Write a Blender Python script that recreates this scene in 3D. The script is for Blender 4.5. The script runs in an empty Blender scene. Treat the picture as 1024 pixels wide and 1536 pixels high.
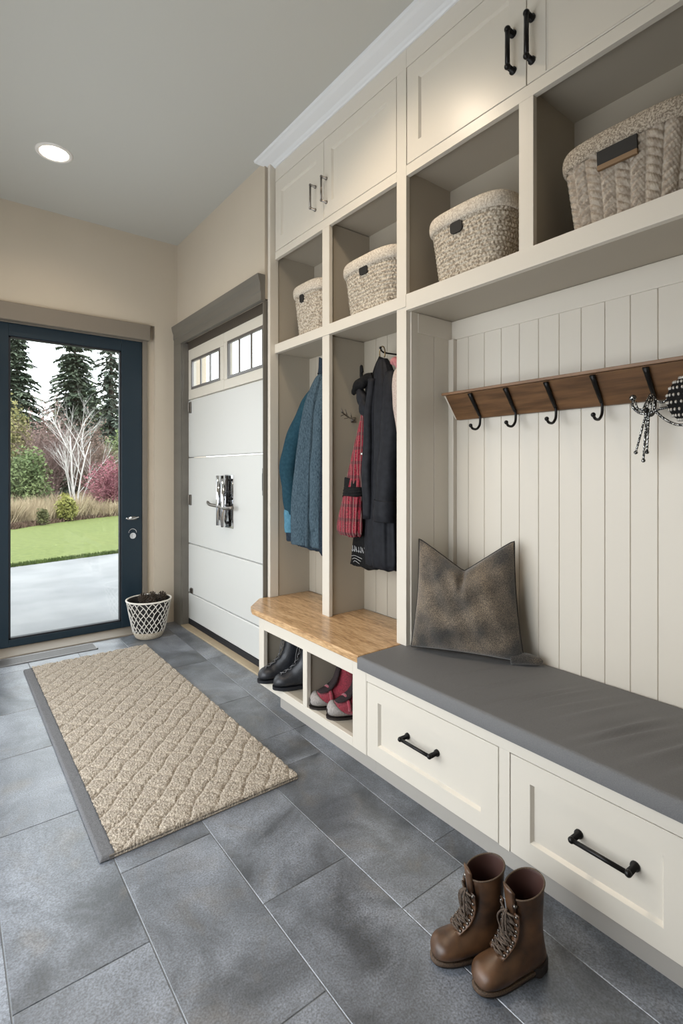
import bpy, bmesh, math, random
import numpy as np
from mathutils import Vector, Matrix
PI = math.pi
SC = bpy.context.scene
COL = SC.collection
rnd = random.Random(7)

# ------------------------------------------------------------ camera
FPX, HOR, YAW, EYE = 775.0, 707.0, math.atan(596.0/775.0), 1.25
cam_d = bpy.data.cameras.new('camera')
cam_d.sensor_fit = 'AUTO'; cam_d.sensor_width = 36.0
cam_d.lens = FPX*36.0/1536.0
cam_d.shift_y = -(768.0-HOR)/1536.0
cam_d.clip_start = 0.02; cam_d.clip_end = 500
cam = bpy.data.objects.new('camera', cam_d); COL.objects.link(cam)
cam.location = (0, 0, EYE); cam.rotation_euler = (PI/2, 0, -YAW)
SC.camera = cam

# ------------------------------------------------------------ world, lights, exposure
SC.view_settings.view_transform = 'Standard'; SC.view_settings.look = 'None'
SC.view_settings.gamma = 1.0; SC.view_settings.use_curve_mapping = False
SC.view_settings.exposure = 0.0
wd = bpy.data.worlds.new('overcast_sky'); SC.world = wd; wd.use_nodes = True
wn = wd.node_tree; bg = wn.nodes['Background']
bg.inputs[0].default_value = (0.93, 0.97, 1.0, 1); bg.inputs[1].default_value = 3.7

def light(name, kind, loc, rot, power, color, **kw):
    d = bpy.data.lights.new(name, kind); d.energy = power; d.color = color
    for k, v in kw.items(): setattr(d, k, v)
    o = bpy.data.objects.new(name, d); COL.objects.link(o)
    o.location = loc; o.rotation_euler = rot
    return o
# hazy sun on the garden (comes from behind the house, does not enter the room)
light('hazy_sun', 'SUN', (0, -10, 20), (math.radians(38), 0, math.radians(-25)), 1.6, (1.0, 0.95, 0.86), angle=0.25)
# fill lamp added outside the unseen left window to brighten the floor
light('left_window_fill', 'AREA', (-0.93, 2.05, 1.30), (0, -math.radians(22), 0), 38, (0.86, 0.93, 1.0), shape='RECTANGLE', size=.72, size_y=2.9)
# fill lamp added behind the camera; the back wall has no opening
light('rear_fill', 'AREA', (0.35, -1.15, 1.7), (PI/2, 0, 0), 1.5, (1.0, 0.97, 0.92), shape='RECTANGLE', size=1.3, size_y=1.4)

# ------------------------------------------------------------ materials
def lin(c):
    return tuple(((x/255.0)/12.92 if x/255.0 <= 0.04045 else (((x/255.0)+0.055)/1.055)**2.4) for x in c)
class NT:
    def __init__(s, m):
        m.use_nodes = True; s.t = m.node_tree; s.n = s.t.nodes; s.l = s.t.links
        s.b = s.n['Principled BSDF']
    def new(s, t, **kw):
        n = s.n.new(t)
        for k, v in kw.items(): setattr(n, k, v)
        return n
    def link(s, a, b): s.l.new(a, b)
def mat(name, c1, c2=None, scale=20, rough=0.5, metal=0.0, bump=0.0, bscale=None, detail=4, stretch=None, rough2=None, coat=0, sheen=0, contrast=None, spec=None):
    m = bpy.data.materials.new(name); t = NT(m); b = t.b
    b.inputs['Base Color'].default_value = (*c1, 1); b.inputs['Roughness'].default_value = rough
    b.inputs['Metallic'].default_value = metal
    if coat: b.inputs['Coat Weight'].default_value = coat; b.inputs['Coat Roughness'].default_value = 0.15
    if sheen: b.inputs['Sheen Weight'].default_value = sheen; b.inputs['Sheen Roughness'].default_value = 0.6
    if spec is not None: b.inputs['Specular IOR Level'].default_value = spec
    if c2 is None and not bump: return m
    tc = t.new('ShaderNodeTexCoord'); mp = t.new('ShaderNodeMapping')
    t.link(tc.outputs['Object'], mp.inputs[0])
    if stretch: mp.inputs['Scale'].default_value = stretch
    n = t.new('ShaderNodeTexNoise'); n.inputs['Scale'].default_value = scale; n.inputs['Detail'].default_value = detail
    t.link(mp.outputs[0], n.inputs['Vector'])
    if c2 is not None:
        r = t.new('ShaderNodeValToRGB'); lo, hi = contrast or (0.3, 0.7)
        r.color_ramp.elements[0].position = lo; r.color_ramp.elements[1].position = hi
        r.color_ramp.elements[0].color = (*c1, 1); r.color_ramp.elements[1].color = (*c2, 1)
        t.link(n.outputs['Fac'], r.inputs[0]); t.link(r.outputs[0], b.inputs['Base Color'])
    if rough2 is not None:
        q = t.new('ShaderNodeMapRange'); q.inputs[3].default_value = rough; q.inputs[4].default_value = rough2
        t.link(n.outputs['Fac'], q.inputs[0]); t.link(q.outputs[0], b.inputs['Roughness'])
    if bump:
        n2 = t.new('ShaderNodeTexNoise'); n2.inputs['Scale'].default_value = bscale or scale; n2.inputs['Detail'].default_value = 3
        t.link(mp.outputs[0], n2.inputs['Vector'])
        bp = t.new('ShaderNodeBump'); bp.inputs['Strength'].default_value = bump; bp.inputs['Distance'].default_value = 0.004
        t.link(n2.outputs['Fac'], bp.inputs['Height']); t.link(bp.outputs[0], b.inputs['Normal'])
    return m
M = {}
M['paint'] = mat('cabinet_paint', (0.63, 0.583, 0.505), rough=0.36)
M['inner'] = mat('shade_darkened_inside_paint', (0.40, 0.355, 0.285), rough=0.5)  # cabinet paint with the shade of cubbies and bays put into its colour
M['kick'] = mat('shade_darkened_kick_paint', (0.37, 0.345, 0.31), rough=0.45)  # darkened below the cabinet paint so the recess looks shaded
M['crown'] = mat('crown_white_paint', (0.74, 0.75, 0.76), rough=0.4)
M['wall'] = mat('wall_tan_paint', (0.53, 0.465, 0.37), (0.55, 0.48, 0.385), scale=3, rough=0.75, bump=0.08, bscale=300)
M['ceil'] = mat('ceiling_paint', (0.50, 0.495, 0.455), rough=0.85)
M['casing'] = mat('casing_taupe_wood', (0.125, 0.115, 0.098), (0.155, 0.142, 0.12), scale=8, rough=0.5, stretch=(1, .1, 1))
M['brown'] = mat('dark_brown_wood', (0.075, 0.06, 0.045), rough=0.5)
M['cassette'] = mat('blind_taupe', (0.20, 0.17, 0.135), rough=0.6)
M['garage'] = mat('garage_panel_white', (0.58, 0.58, 0.555), rough=0.42)
M['garage_warm'] = mat('garage_window_frame_paint', (0.62, 0.585, 0.51), rough=0.45)
M['blue'] = mat('door_blue_paint', (0.009, 0.023, 0.036), rough=0.36)
M['black'] = mat('black_metal', (0.012, 0.011, 0.011), rough=0.35, metal=0.6)
M['rubber'] = mat('black_rubber', (0.006, 0.007, 0.011), rough=0.6)
M['chrome'] = mat('chrome', (0.75, 0.76, 0.78), rough=0.08, metal=1.0)
M['pewter'] = mat('pewter', (0.22, 0.20, 0.18), rough=0.3, metal=1.0)
M['brass'] = mat('aged_brass', (0.35, 0.25, 0.13), rough=0.3, metal=1.0)
M['steel'] = mat('grate_steel', (0.25, 0.24, 0.235), rough=0.4, metal=0.8)
M['tan'] = mat('threshold_tan', (0.42, 0.34, 0.23), (0.36, 0.29, 0.20), scale=14, rough=0.5)
M['rail'] = mat('walnut_rail', (0.075, 0.036, 0.015), (0.19, 0.095, 0.040), scale=5, rough=0.42, stretch=(6, 1, 10), detail=6, bump=0.15, bscale=30)
M['railtop'] = mat('walnut_edge', (0.17, 0.09, 0.045), (0.24, 0.135, 0.07), scale=5, rough=0.42, stretch=(6, 1, 10))
M['cushion'] = mat('charcoal_upholstery', (0.115, 0.115, 0.118), (0.15, 0.149, 0.15), scale=350, rough=0.6, bump=0.3, bscale=600, spec=.4)
M['lens'] = None
def glass_mat():
    m = bpy.data.materials.new('clear_glass'); t = NT(m)
    t.n.remove(t.b)
    tr = t.new('ShaderNodeBsdfTransparent'); gl = t.new('ShaderNodeBsdfGlossy'); mx = t.new('ShaderNodeMixShader')
    lw = t.new('ShaderNodeLayerWeight'); lw.inputs[0].default_value = .5
    pw = t.new('ShaderNodeMath', operation='POWER'); pw.inputs[1].default_value = 5.0
    ml = t.new('ShaderNodeMath', operation='MULTIPLY_ADD'); ml.inputs[1].default_value = .7; ml.inputs[2].default_value = .03
    gl.inputs['Roughness'].default_value = 0.02; tr.inputs[0].default_value = (.97, .985, .98, 1)
    t.link(lw.outputs['Facing'], pw.inputs[0]); t.link(pw.outputs[0], ml.inputs[0]); t.link(ml.outputs[0], mx.inputs[0])
    t.link(tr.outputs[0], mx.inputs[1]); t.link(gl.outputs[0], mx.inputs[2])
    t.link(mx.outputs[0], t.n['Material Output'].inputs[0]); return m
M['glass'] = glass_mat()
def emis(name, c, s):
    m = bpy.data.materials.new(name); t = NT(m)
    t.b.inputs['Emission Color'].default_value = (*c, 1); t.b.inputs['Emission Strength'].default_value = s
    t.b.inputs['Base Color'].default_value = (1, 1, 1, 1); return m
M['lens'] = emis('lamp_lens', (1.0, 0.86, 0.66), 12)
M['white'] = mat('white_enamel', (0.75, 0.72, 0.68), rough=0.4)

def tile_mat():
    m = bpy.data.materials.new('slate_tile'); t = NT(m); b = t.b
    tc = t.new('ShaderNodeTexCoord'); at = t.new('ShaderNodeAttribute'); at.attribute_name = 'tile'
    vm = t.new('ShaderNodeVectorMath', operation='MULTIPLY_ADD'); vm.inputs[1].default_value = (9.0, 5.0, 3.0)
    t.link(at.outputs['Vector'], vm.inputs[0]); t.link(tc.outputs['Object'], vm.inputs[2])
    n1 = t.new('ShaderNodeTexNoise'); n1.inputs['Scale'].default_value = 3.4; n1.inputs['Detail'].default_value = 6; n1.inputs['Roughness'].default_value = 0.62; n1.inputs['Distortion'].default_value = 0.6
    n2 = t.new('ShaderNodeTexNoise'); n2.inputs['Scale'].default_value = 200; n2.inputs['Detail'].default_value = 3
    n3 = t.new('ShaderNodeTexNoise'); n3.inputs['Scale'].default_value = 4.5; n3.inputs['Detail'].default_value = 7; n3.inputs['Distortion'].default_value = 1.5
    for n in (n1, n2, n3): t.link(vm.outputs[0], n.inputs['Vector'])
    r = t.new('ShaderNodeValToRGB'); e = r.color_ramp.elements
    e[0].position = .34; e[0].color = (0.036, 0.043, 0.053, 1); e[1].position = .66; e[1].color = (0.20, 0.22, 0.255, 1)
    t.link(n1.outputs['Fac'], r.inputs[0])
    r3 = t.new('ShaderNodeValToRGB'); r3.color_ramp.elements[0].position = .56; r3.color_ramp.elements[1].position = .74
    t.link(n3.outputs['Fac'], r3.inputs[0])
    mx = t.new('ShaderNodeMix', data_type='RGBA'); mx.inputs['B'].default_value = (0.15, 0.125, 0.095, 1)
    mm = t.new('ShaderNodeMath', operation='MULTIPLY'); mm.inputs[1].default_value = 0.35
    t.link(r3.outputs[0], mm.inputs[0]); t.link(mm.outputs[0], mx.inputs['Factor']); t.link(r.outputs[0], mx.inputs['A'])
    m2 = t.new('ShaderNodeMix', data_type='RGBA', blend_type='MULTIPLY'); m2.inputs['Factor'].default_value = 1
    r2 = t.new('ShaderNodeValToRGB'); r2.color_ramp.elements[0].color = (.50, .50, .50, 1); r2.color_ramp.elements[1].color = (1.5, 1.5, 1.5, 1)
    r2.color_ramp.elements[0].position = .3; r2.color_ramp.elements[1].position = .7
    t.link(n2.outputs['Fac'], r2.inputs[0]); t.link(mx.outputs['Result'], m2.inputs['A']); t.link(r2.outputs[0], m2.inputs['B'])
    t.link(m2.outputs['Result'], b.inputs['Base Color'])
    q = t.new('ShaderNodeMapRange'); q.inputs[3].default_value = .30; q.inputs[4].default_value = .46; b.inputs['IOR'].default_value = 2.05
    t.link(n1.outputs['Fac'], q.inputs[0]); t.link(q.outputs[0], b.inputs['Roughness'])
    bp = t.new('ShaderNodeBump'); bp.inputs['Strength'].default_value = .25; bp.inputs['Distance'].default_value = .002
    t.link(n2.outputs['Fac'], bp.inputs['Height']); t.link(bp.outputs[0], b.inputs['Normal'])
    return m
M['tile'] = tile_mat()
M['grout'] = mat('grout', (0.20, 0.205, 0.21), (0.16, 0.165, 0.17), scale=40, rough=0.9)

def wood_mat(name, cols, scale=(1.2, 9, 9), seam=0.06):
    m = bpy.data.materials.new(name); t = NT(m); b = t.b
    tc = t.new('ShaderNodeTexCoord'); mp = t.new('ShaderNodeMapping'); mp.inputs['Scale'].default_value = scale
    t.link(tc.outputs['Object'], mp.inputs[0])
    n = t.new('ShaderNodeTexNoise'); n.inputs['Scale'].default_value = 3.2; n.inputs['Detail'].default_value = 8; n.inputs['Distortion'].default_value = .5; n.inputs['Roughness'].default_value = .6
    n2 = t.new('ShaderNodeTexNoise'); n2.inputs['Scale'].default_value = 22; n2.inputs['Detail'].default_value = 5
    t.link(mp.outputs[0], n.inputs['Vector']); t.link(mp.outputs[0], n2.inputs['Vector'])
    ad = t.new('ShaderNodeMath', operation='MULTIPLY_ADD'); ad.inputs[1].default_value = .45; t.link(n2.outputs['Fac'], ad.inputs[0]); 
    sb = t.new('ShaderNodeMath', operation='MULTIPLY'); sb.inputs[1].default_value = .6; t.link(n.outputs['Fac'], sb.inputs[0]); t.link(sb.outputs[0], ad.inputs[2])
    r = t.new('ShaderNodeValToRGB'); e = r.color_ramp.elements
    e[0].position = .38; e[0].color = (*cols[0], 1); e[1].position = .68; e[1].color = (*cols[2], 1)
    x = e.new(.52); x.color = (*cols[1], 1)
    t.link(ad.outputs[0], r.inputs[0]); t.link(r.outputs[0], b.inputs['Base Color']); b.inputs['Roughness'].default_value = .28
    bp = t.new('ShaderNodeBump'); bp.inputs['Strength'].default_value = .12; bp.inputs['Distance'].default_value = .002
    t.link(n2.outputs['Fac'], bp.inputs['Height']); t.link(bp.outputs[0], b.inputs['Normal'])
    return m
M['oak'] = wood_mat('honey_wood', [(0.26, 0.14, 0.062), (0.50, 0.31, 0.155), (0.68, 0.47, 0.27)], scale=(9, 1.2, 9))
M['oakedge'] = wood_mat('honey_wood_edge', [(0.22, 0.14, 0.085), (0.36, 0.25, 0.16), (0.50, 0.38, 0.26)], scale=(9, 1.5, 12))

# ------------------------------------------------------------ object helpers
def tag(o, label=None, cat=None, group=None, kind=None):
    if label: o['label'] = label
    if cat: o['category'] = cat
    if group: o['group'] = group
    if kind: o['kind'] = kind
    return o
def thing(name, loc, label, cat, group=None, kind=None):
    o = bpy.data.objects.new(name, None); COL.objects.link(o); o.location = loc; o.empty_display_size = 0.05
    return tag(o, label, cat, group, kind)
def wloc(p):
    v = Vector((0, 0, 0))
    while p is not None: v = v + Vector(p.location); p = p.parent
    return v
def link(name, me, mats, parent=None, smooth=False):
    o = bpy.data.objects.new(name, me); COL.objects.link(o)
    for m in (mats if isinstance(mats, (list, tuple)) else [mats]): me.materials.append(m)
    if parent is not None:
        o.parent = parent; o.location = -wloc(parent)
    if smooth:
        me.polygons.foreach_set('use_smooth', [True]*len(me.polygons))
    return o
class MB:
    """collects shapes into one mesh, in world coordinates"""
    def __init__(s): s.v = []; s.f = []; s.mi = []
    def add(s, vs, fs, mi=0):
        k = len(s.v); s.v += [tuple(p) for p in vs]; s.f += [tuple(i+k for i in f) for f in fs]; s.mi += [mi]*len(fs); return s
    def box(s, x0, x1, y0, y1, z0, z1, mi=0):
        x0, x1 = min(x0, x1), max(x0, x1); y0, y1 = min(y0, y1), max(y0, y1); z0, z1 = min(z0, z1), max(z0, z1)
        vs = [(x0,y0,z0),(x1,y0,z0),(x1,y1,z0),(x0,y1,z0),(x0,y0,z1),(x1,y0,z1),(x1,y1,z1),(x0,y1,z1)]
        return s.add(vs, [(0,3,2,1),(4,5,6,7),(0,1,5,4),(1,2,6,5),(2,3,7,6),(3,0,4,7)], mi)
    def tube(s, pts, r, n=8, mi=0, cap=True, closed=False):
        pts = [Vector(p) for p in pts]; m = len(pts); vs = []; fs = []
        rr = r if isinstance(r, (list, tuple)) else [r]*m
        up = None
        for i, p in enumerate(pts):
            if closed: d = pts[(i+1) % m] - pts[i-1]
            else: d = pts[min(i+1, m-1)] - pts[max(i-1, 0)]
            d = d.normalized() if d.length > 1e-9 else Vector((0, 0, 1))
            if up is None:
                up = Vector((0, 0, 1)) if abs(d.z) < .9 else Vector((1, 0, 0))
            a = (up - d*up.dot(d))
            a = a.normalized() if a.length > 1e-6 else d.orthogonal().normalized()
            up = a; b = d.cross(a)
            for k in range(n):
                t = 2*PI*k/n; vs.append(p + (a*math.cos(t) + b*math.sin(t))*rr[i])
        R = m if closed else m-1
        for i in range(R):
            j = (i+1) % m
            for k in range(n):
                q = (k+1) % n; fs.append((i*n+k, i*n+q, j*n+q, j*n+k))
        if cap and not closed:
            fs.append(tuple(range(n-1, -1, -1))); fs.append(tuple((m-1)*n+k for k in range(n)))
        return s.add(vs, fs, mi)
    def ball(s, c, r, n=10, mi=0, sq=(1, 1, 1)):
        vs = []; fs = []; h = max(4, n//2+1)
        for i in range(h+1):
            ph = PI*i/h
            for k in range(n):
                t = 2*PI*k/n; vs.append((c[0]+r*sq[0]*math.sin(ph)*math.cos(t), c[1]+r*sq[1]*math.sin(ph)*math.sin(t), c[2]+r*sq[2]*math.cos(ph)))
        for i in range(h):
            for k in range(n):
                q = (k+1) % n; fs.append((i*n+k, (i+1)*n+k, (i+1)*n+q, i*n+q))
        return s.add(vs, fs, mi)
    def rings(s, R, mi=0, cap0=True, cap1=True, closed=True):
        """R: list of equal-length point rings"""
        n = len(R[0]); vs = [p for ring in R for p in ring]; fs = []
        for i in range(len(R)-1):
            for k in range(n if closed else n-1):
                q = (k+1) % n; fs.append((i*n+k, i*n+q, (i+1)*n+q, (i+1)*n+k))
        if cap0: fs.append(tuple(range(n-1, -1, -1)))
        if cap1: fs.append(tuple((len(R)-1)*n+k for k in range(n)))
        return s.add(vs, fs, mi)
    def extrude_y(s, prof, y0, y1, mi=0):
        return s.rings([[(x, y0, z) for x, z in prof], [(x, y1, z) for x, z in prof]], mi)
    def mesh(s, name):
        me = bpy.data.meshes.new(name); me.from_pydata(s.v, [], s.f)
        if any(s.mi): me.polygons.foreach_set('material_index', s.mi)
        me.update(); return me
    def build(s, name, mats, parent=None, smooth=False, bevel=0.0, seg=2, subsurf=0, fix=True):
        me = s.mesh(name)
        if fix:
            bm = bmesh.new(); bm.from_mesh(me); bmesh.ops.recalc_face_normals(bm, faces=bm.faces); bm.to_mesh(me); bm.free()
        o = link(name, me, mats, parent, smooth)
        if bevel:
            b = o.modifiers.new('bevel', 'BEVEL'); b.width = bevel; b.segments = seg; b.limit_method = 'ANGLE'; b.angle_limit = math.radians(50)
        if subsurf:
            d = o.modifiers.new('sub', 'SUBSURF'); d.levels = subsurf; d.render_levels = subsurf
        return o
def grid_mesh(name, P, wrap_u=False, wrap_v=False):
    """P: array (nu, nv, 3)"""
    nu, nv = P.shape[:2]; idx = np.arange(nu*nv).reshape(nu, nv)
    I = np.arange(nu if wrap_u else nu-1); J = np.arange(nv if wrap_v else nv-1)
    a = idx[np.ix_(I, J)]; b = idx[np.ix_((I+1) % nu, J)]; c = idx[np.ix_((I+1) % nu, (J+1) % nv)]; d = idx[np.ix_(I, (J+1) % nv)]
    F = np.stack([a, b, c, d], -1).reshape(-1, 4)
    me = bpy.data.meshes.new(name); me.vertices.add(nu*nv); me.vertices.foreach_set('co', P.reshape(-1).astype(np.float32))
    me.loops.add(F.size); me.loops.foreach_set('vertex_index', F.reshape(-1).astype(np.int32))
    me.polygons.add(len(F)); me.polygons.foreach_set('loop_start', np.arange(0, F.size, 4, dtype=np.int32))
    me.update(calc_edges=True); me.validate(); return me
def struct(o): o['kind'] = 'structure'; return o
def bez(p0, p1, p2, n=10):
    p0, p1, p2 = Vector(p0), Vector(p1), Vector(p2)
    return [(p0*(1-t)**2 + p1*2*t*(1-t) + p2*t*t) for t in [i/n for i in range(n+1)]]
def smoothpts(pts, n=6):
    """Catmull-Rom through points"""
    P = [Vector(p) for p in pts]; P = [P[0]*2-P[1]] + P + [P[-1]*2-P[-2]]; out = []
    for i in range(1, len(P)-2):
        for k in range(n):
            t = k/n; a, b, c, d = P[i-1], P[i], P[i+1], P[i+2]
            out.append(0.5*((2*b)+(c-a)*t+(2*a-5*b+4*c-d)*t*t+(3*b-a-3*c+d)*t**3))
    out.append(P[-2]); return out

# ------------------------------------------------------------ dimensions of the room
CEIL = 3.135; XL = -0.55; YB = -1.25; YF = 4.26; XG = 1.545; FR = 1.595; NB = 1.89; LB = 1.85; BX = 1.36
# ------------------------------------------------------------ floor: each tile set in grout
def floor_build():
    cols = [(-0.80, -0.50), (-0.50, -0.19), (-0.19, 0.123), (0.123, 0.435), (0.435, 0.73), (0.73, 1.038), (1.038, None), (None, 2.0)]
    joints = {0: [0.2, 1.5, 2.9], 1: [0.9, 2.1, 3.4], 2: [0.7, 1.95, 3.0], 3: [0.75, 1.40, 2.105, 2.672, 3.155, 3.8], 4: [0.30, 1.008, 1.69, 2.4, 3.1, 3.7],
              5: [-0.1, 0.63, 1.32, 2.0, 2.7, 3.35], 6: [0.42, 1.065, 1.882, 2.127, 2.594, 3.245, 3.9], 7: [0.3, 1.19, 2.127, 3.27]}
    edge = lambda y: 1.283 + 0.0364*(y-0.5)
    mb = MB(); ids = []; g = 0.0016; k = 0
    for c, (a, b) in enumerate(cols):
        ys = [YB] + joints[c] + [YF+0.02]
        for i in range(len(ys)-1):
            y0, y1 = ys[i]+g, ys[i+1]-g
            f0 = (lambda y: a+g) if a is not None else (lambda y: edge(y)+g)
            f1 = (lambda y: b-g) if b is not None else (lambda y: edge(y)-g)
            vs = [(f0(y0), y0), (f1(y0), y0), (f1(y1), y1), (f0(y1), y1)]; e = 0.0012
            cx = sum(p[0] for p in vs)/4; cy = sum(p[1] for p in vs)/4
            inn = [(p[0]+(e if p[0] < cx else -e), p[1]+(e if p[1] < cy else -e)) for p in vs]
            mb.rings([[(x, y, -0.008) for x, y in vs], [(x, y, -0.0012) for x, y in vs], [(x, y, 0) for x, y in inn]])
            ids += [k]*12; k += 1
    me = mb.mesh('floor'); at = me.attributes.new('tile', 'FLOAT_VECTOR', 'POINT')
    r = random.Random(3); cv = [(r.random(), r.random(), r.random()) for _ in range(k)]
    at.data.foreach_set('vector', [c for i in ids for c in cv[i]])
    o = link('floor', me, [M['tile'], M['grout']]); 
    me2 = MB().box(-0.8, 2.0, YB, YF+0.02, -0.04, -0.0022).mesh('tmp')
    bm = bmesh.new(); bm.from_mesh(me); n0 = len(bm.faces); bm.from_mesh(me2); bm.faces.ensure_lookup_table()
    for f in bm.faces[n0:]: f.material_index = 1
    bmesh.ops.recalc_face_normals(bm, faces=bm.faces); bm.to_mesh(me); bm.free()
    return struct(o)
floor_build()
struct(MB().box(-0.95, 2.05, YB-0.1, YF+0.2, CEIL, CEIL+0.1).build('ceiling', M['ceil']))
# ------------------------------------------------------------ walls
mb = MB()                                     # far wall with the glass door opening
DX0, DX1, DZ = 0.15, 1.359, 2.43
mb.box(-0.75, DX0, YF, YF+0.2, 0, CEIL).box(DX1, 1.8, YF, YF+0.2, 0, CEIL).box(DX0, DX1, YF, YF+0.2, DZ, CEIL)
struct(mb.build('wall_far', M['wall']))
mb = MB()                                     # right wall with the panel door, the cabinet recess and the part beside the camera
GY0, GY1, GZ = 2.775, 4.13, 2.30
mb.box(XG, 1.66, GY1, YF, 0, CEIL).box(XG, 1.66, GY0, GY1, GZ, CEIL)
mb.box(1.905, 2.0, 0.30, GY0, 0, CEIL).box(1.60, 2.0, GY0-0.012, GY0, 0, CEIL)
mb.box(XG, 2.0, YB, 0.37, 0, CEIL)
struct(mb.build('wall_right', M['wall']))
mb = MB()                                     # left wall with an unseen tall window, put in for the fill light
WY0, WY1, WZ0, WZ1 = 0.5, 3.6, 0.05, 2.3
mb.box(XL-0.12, XL, YB, WY0, 0, CEIL).box(XL-0.12, XL, WY1, YF, 0, CEIL).box(XL-0.12, XL, WY0, WY1, 0, WZ0).box(XL-0.12, XL, WY0, WY1, WZ1, CEIL)
struct(mb.build('wall_left', M['wall']))
struct(MB().box(-0.75, 1.6, YB-0.1, YB, 0, CEIL).build('wall_back', M['wall']))
w = struct(MB().box(XL-0.08, XL-0.04, WY0, WY0+0.06, WZ0, WZ1).box(XL-0.08, XL-0.04, WY1-0.06, WY1, WZ0, WZ1).box(XL-0.08, XL-0.04, 2.22, 2.28, WZ0, WZ1)
   .box(XL-0.08, XL-0.04, WY0, WY1, WZ0, WZ0+0.06).box(XL-0.08, XL-0.04, WY0, WY1, WZ1-0.06, WZ1).build('window_1', M['blue']))
# ------------------------------------------------------------ glass door in the far wall
d1 = thing('door_1', (0.74, 4.32, 0), 'dark blue framed full glass door looking out to the garden', 'door', kind='structure')
Y0, Y1 = 4.30, 4.345
gx0, gx1, gz0, gz1 = 0.36, 1.112, 0.062, 2.205
mb = MB().box(0.22, gx0, Y0, Y1, 0.012, 2.295).box(gx1, 1.271, Y0, Y1, 0.012, 2.295).box(gx0, gx1, Y0, Y1, 0.012, gz0).box(gx0, gx1, Y0, Y1, gz1, 2.295)
mb.build('door_panel', M['blue'], d1, bevel=0.003)
b = 0.012
mb = MB().box(gx0, gx0+b, Y0+0.006, Y1, gz0, gz1).box(gx1-b, gx1, Y0+0.006, Y1, gz0, gz1).box(gx0, gx1, Y0+0.006, Y1, gz0, gz0+b).box(gx0, gx1, Y0+0.006, Y1, gz1-b, gz1)
mb.build('glazing_bead', M['rubber'], d1)
MB().box(gx0+b, gx1-b, 4.322, 4.328, gz0+b, gz1-b).build('pane', M['glass'], d1)
mb = MB().box(DX0, 0.218, 4.29, 4.36, 0, 2.43).box(1.273, 1.31, 4.285, 4.36, 0, 2.43).box(0.218, 1.273, 4.30, 4.36, 2.297, 2.43)
mb.build('door_frame', M['cassette'], d1, bevel=0.002)
MB().box(1.31, DX1, 4.305, 4.36, 0, DZ).build('jamb', M['wall'], d1)
MB().box(DX0, DX1, 4.10, 4.36, -0.002, 0.010).build('sill', M['cassette'], d1, bevel=0.003)
h = MB().tube([(1.195, 4.299, 0.875), (1.195, 4.262, 0.875)], 0.011, 12).tube(smoothpts([(1.232, 4.258, 0.885), (1.20, 4.256, 0.878), (1.16, 4.257, 0.872), (1.138, 4.262, 0.882)]), [0.006]*12+[.008]*7, 8)
h.box(1.165, 1.225, 4.294, 4.30, 0.862, 0.888)
h.build('handle', M['chrome'], d1, smooth=True)
MB().tube([(1.196, 4.300, 0.735), (1.196, 4.288, 0.735)], 0.024, 20).box(1.190, 1.202, 4.282, 4.289, 0.720, 0.750).tube([(1.196+0.03*math.cos(t), 4.296, 0.76+0.03*math.sin(t)) for t in [PI*k/8 for k in range(9)]], 0.003, 6).build('lock', M['chrome'], d1, smooth=False)
bc = MB().box(DX0+0.01, 1.318, 4.235, 4.298, 2.302, 2.425).build('blind_cassette', M['cassette'], bevel=0.004)
tag(bc, 'taupe roller blind cassette mounted above the glass door', 'blind')
# ------------------------------------------------------------ white panel door with windows in the right wall
d2 = thing('door_2', (1.6, 3.45, 0), 'white panelled garage door with two high windows beside the lockers', 'door', kind='structure')
px = 1.578
def groove_panel(mb, z0, z1, y0=GY0+0.035, y1=GY1-0.015):
    e = 0.006
    mb.rings([[(px+0.04, y0, z0), (px+0.04, y1, z0), (px+0.04, y1, z1), (px+0.04, y0, z1)], [(px+e, y0, z0), (px+e, y1, z0), (px+e, y1, z1), (px+e, y0, z1)],
              [(px, y0+.002, z0+e), (px, y1-.002, z0+e), (px, y1-.002, z1-e), (px, y0+.002, z1-e)]])
mb = MB()
for z0, z1 in ((0.055, 0.262), (0.268, 0.662), (0.668, 1.359), (1.365, 1.826)): groove_panel(mb, z0, z1)
mb.build('door_panel', M['garage'], d2, bevel=0.002)
wins = [(3.49, 4.03, 1.908, 2.145), (2.845, 3.362, 1.90, 2.162)]
mb = MB(); zt, zb = 2.236, 1.832; ya, yb = GY0+0.012, GY1-0.015; ym = 3.425
for (a, b2, c, d), (l, r) in zip(wins, ((ym+.002, yb), (ya, ym-.002))):
    mb.box(px, px+.04, l, r, zb, c).box(px, px+.04, l, r, d, zt).box(px, px+.04, l, a, c, d).box(px, px+.04, b2, r, c, d)
mb.build('window_rail', M['garage_warm'], d2, bevel=0.003)
for a, b2, c, d in wins:
    t = 0.018
    f = MB().box(px-.004, px+.012, a, a+t, c, d).box(px-.004, px+.012, b2-t, b2, c, d).box(px-.004, px+.012, a+t, b2-t, c, c+t).box(px-.004, px+.012, a+t, b2-t, d-t, d)
    for q in (1/3, 2/3): y = a+(b2-a)*q; f.box(px, px+.010, y-.007, y+.007, c+t, d-t)
    fo = f.build('window_frame', M['steel'], d2)
    MB().box(px+.0105, px+.0145, a+t, b2-t, c+t, d-t).build('pane', M['glass'], fo)
MB().box(px, px+.05, GY0+.01, GY1, 0.001, 0.054).box(px-.006, px+.05, GY1-.026, GY1, 0.054, zt).box(px+.03, px+.05, GY0+.01, GY1, zt, zt+.06).build('weather_seal', M['rubber'], d2)
MB().box(px-.004, px+.05, GY0+.01, GY1, zt+.001, GZ).build('head_stop', M['brown'], d2)
MB().box(px-.012, px+.03, GY0+.006, GY0+.034, 0.49, 1.815).build('edge_strip', M['steel'], d2, bevel=.003)
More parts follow.
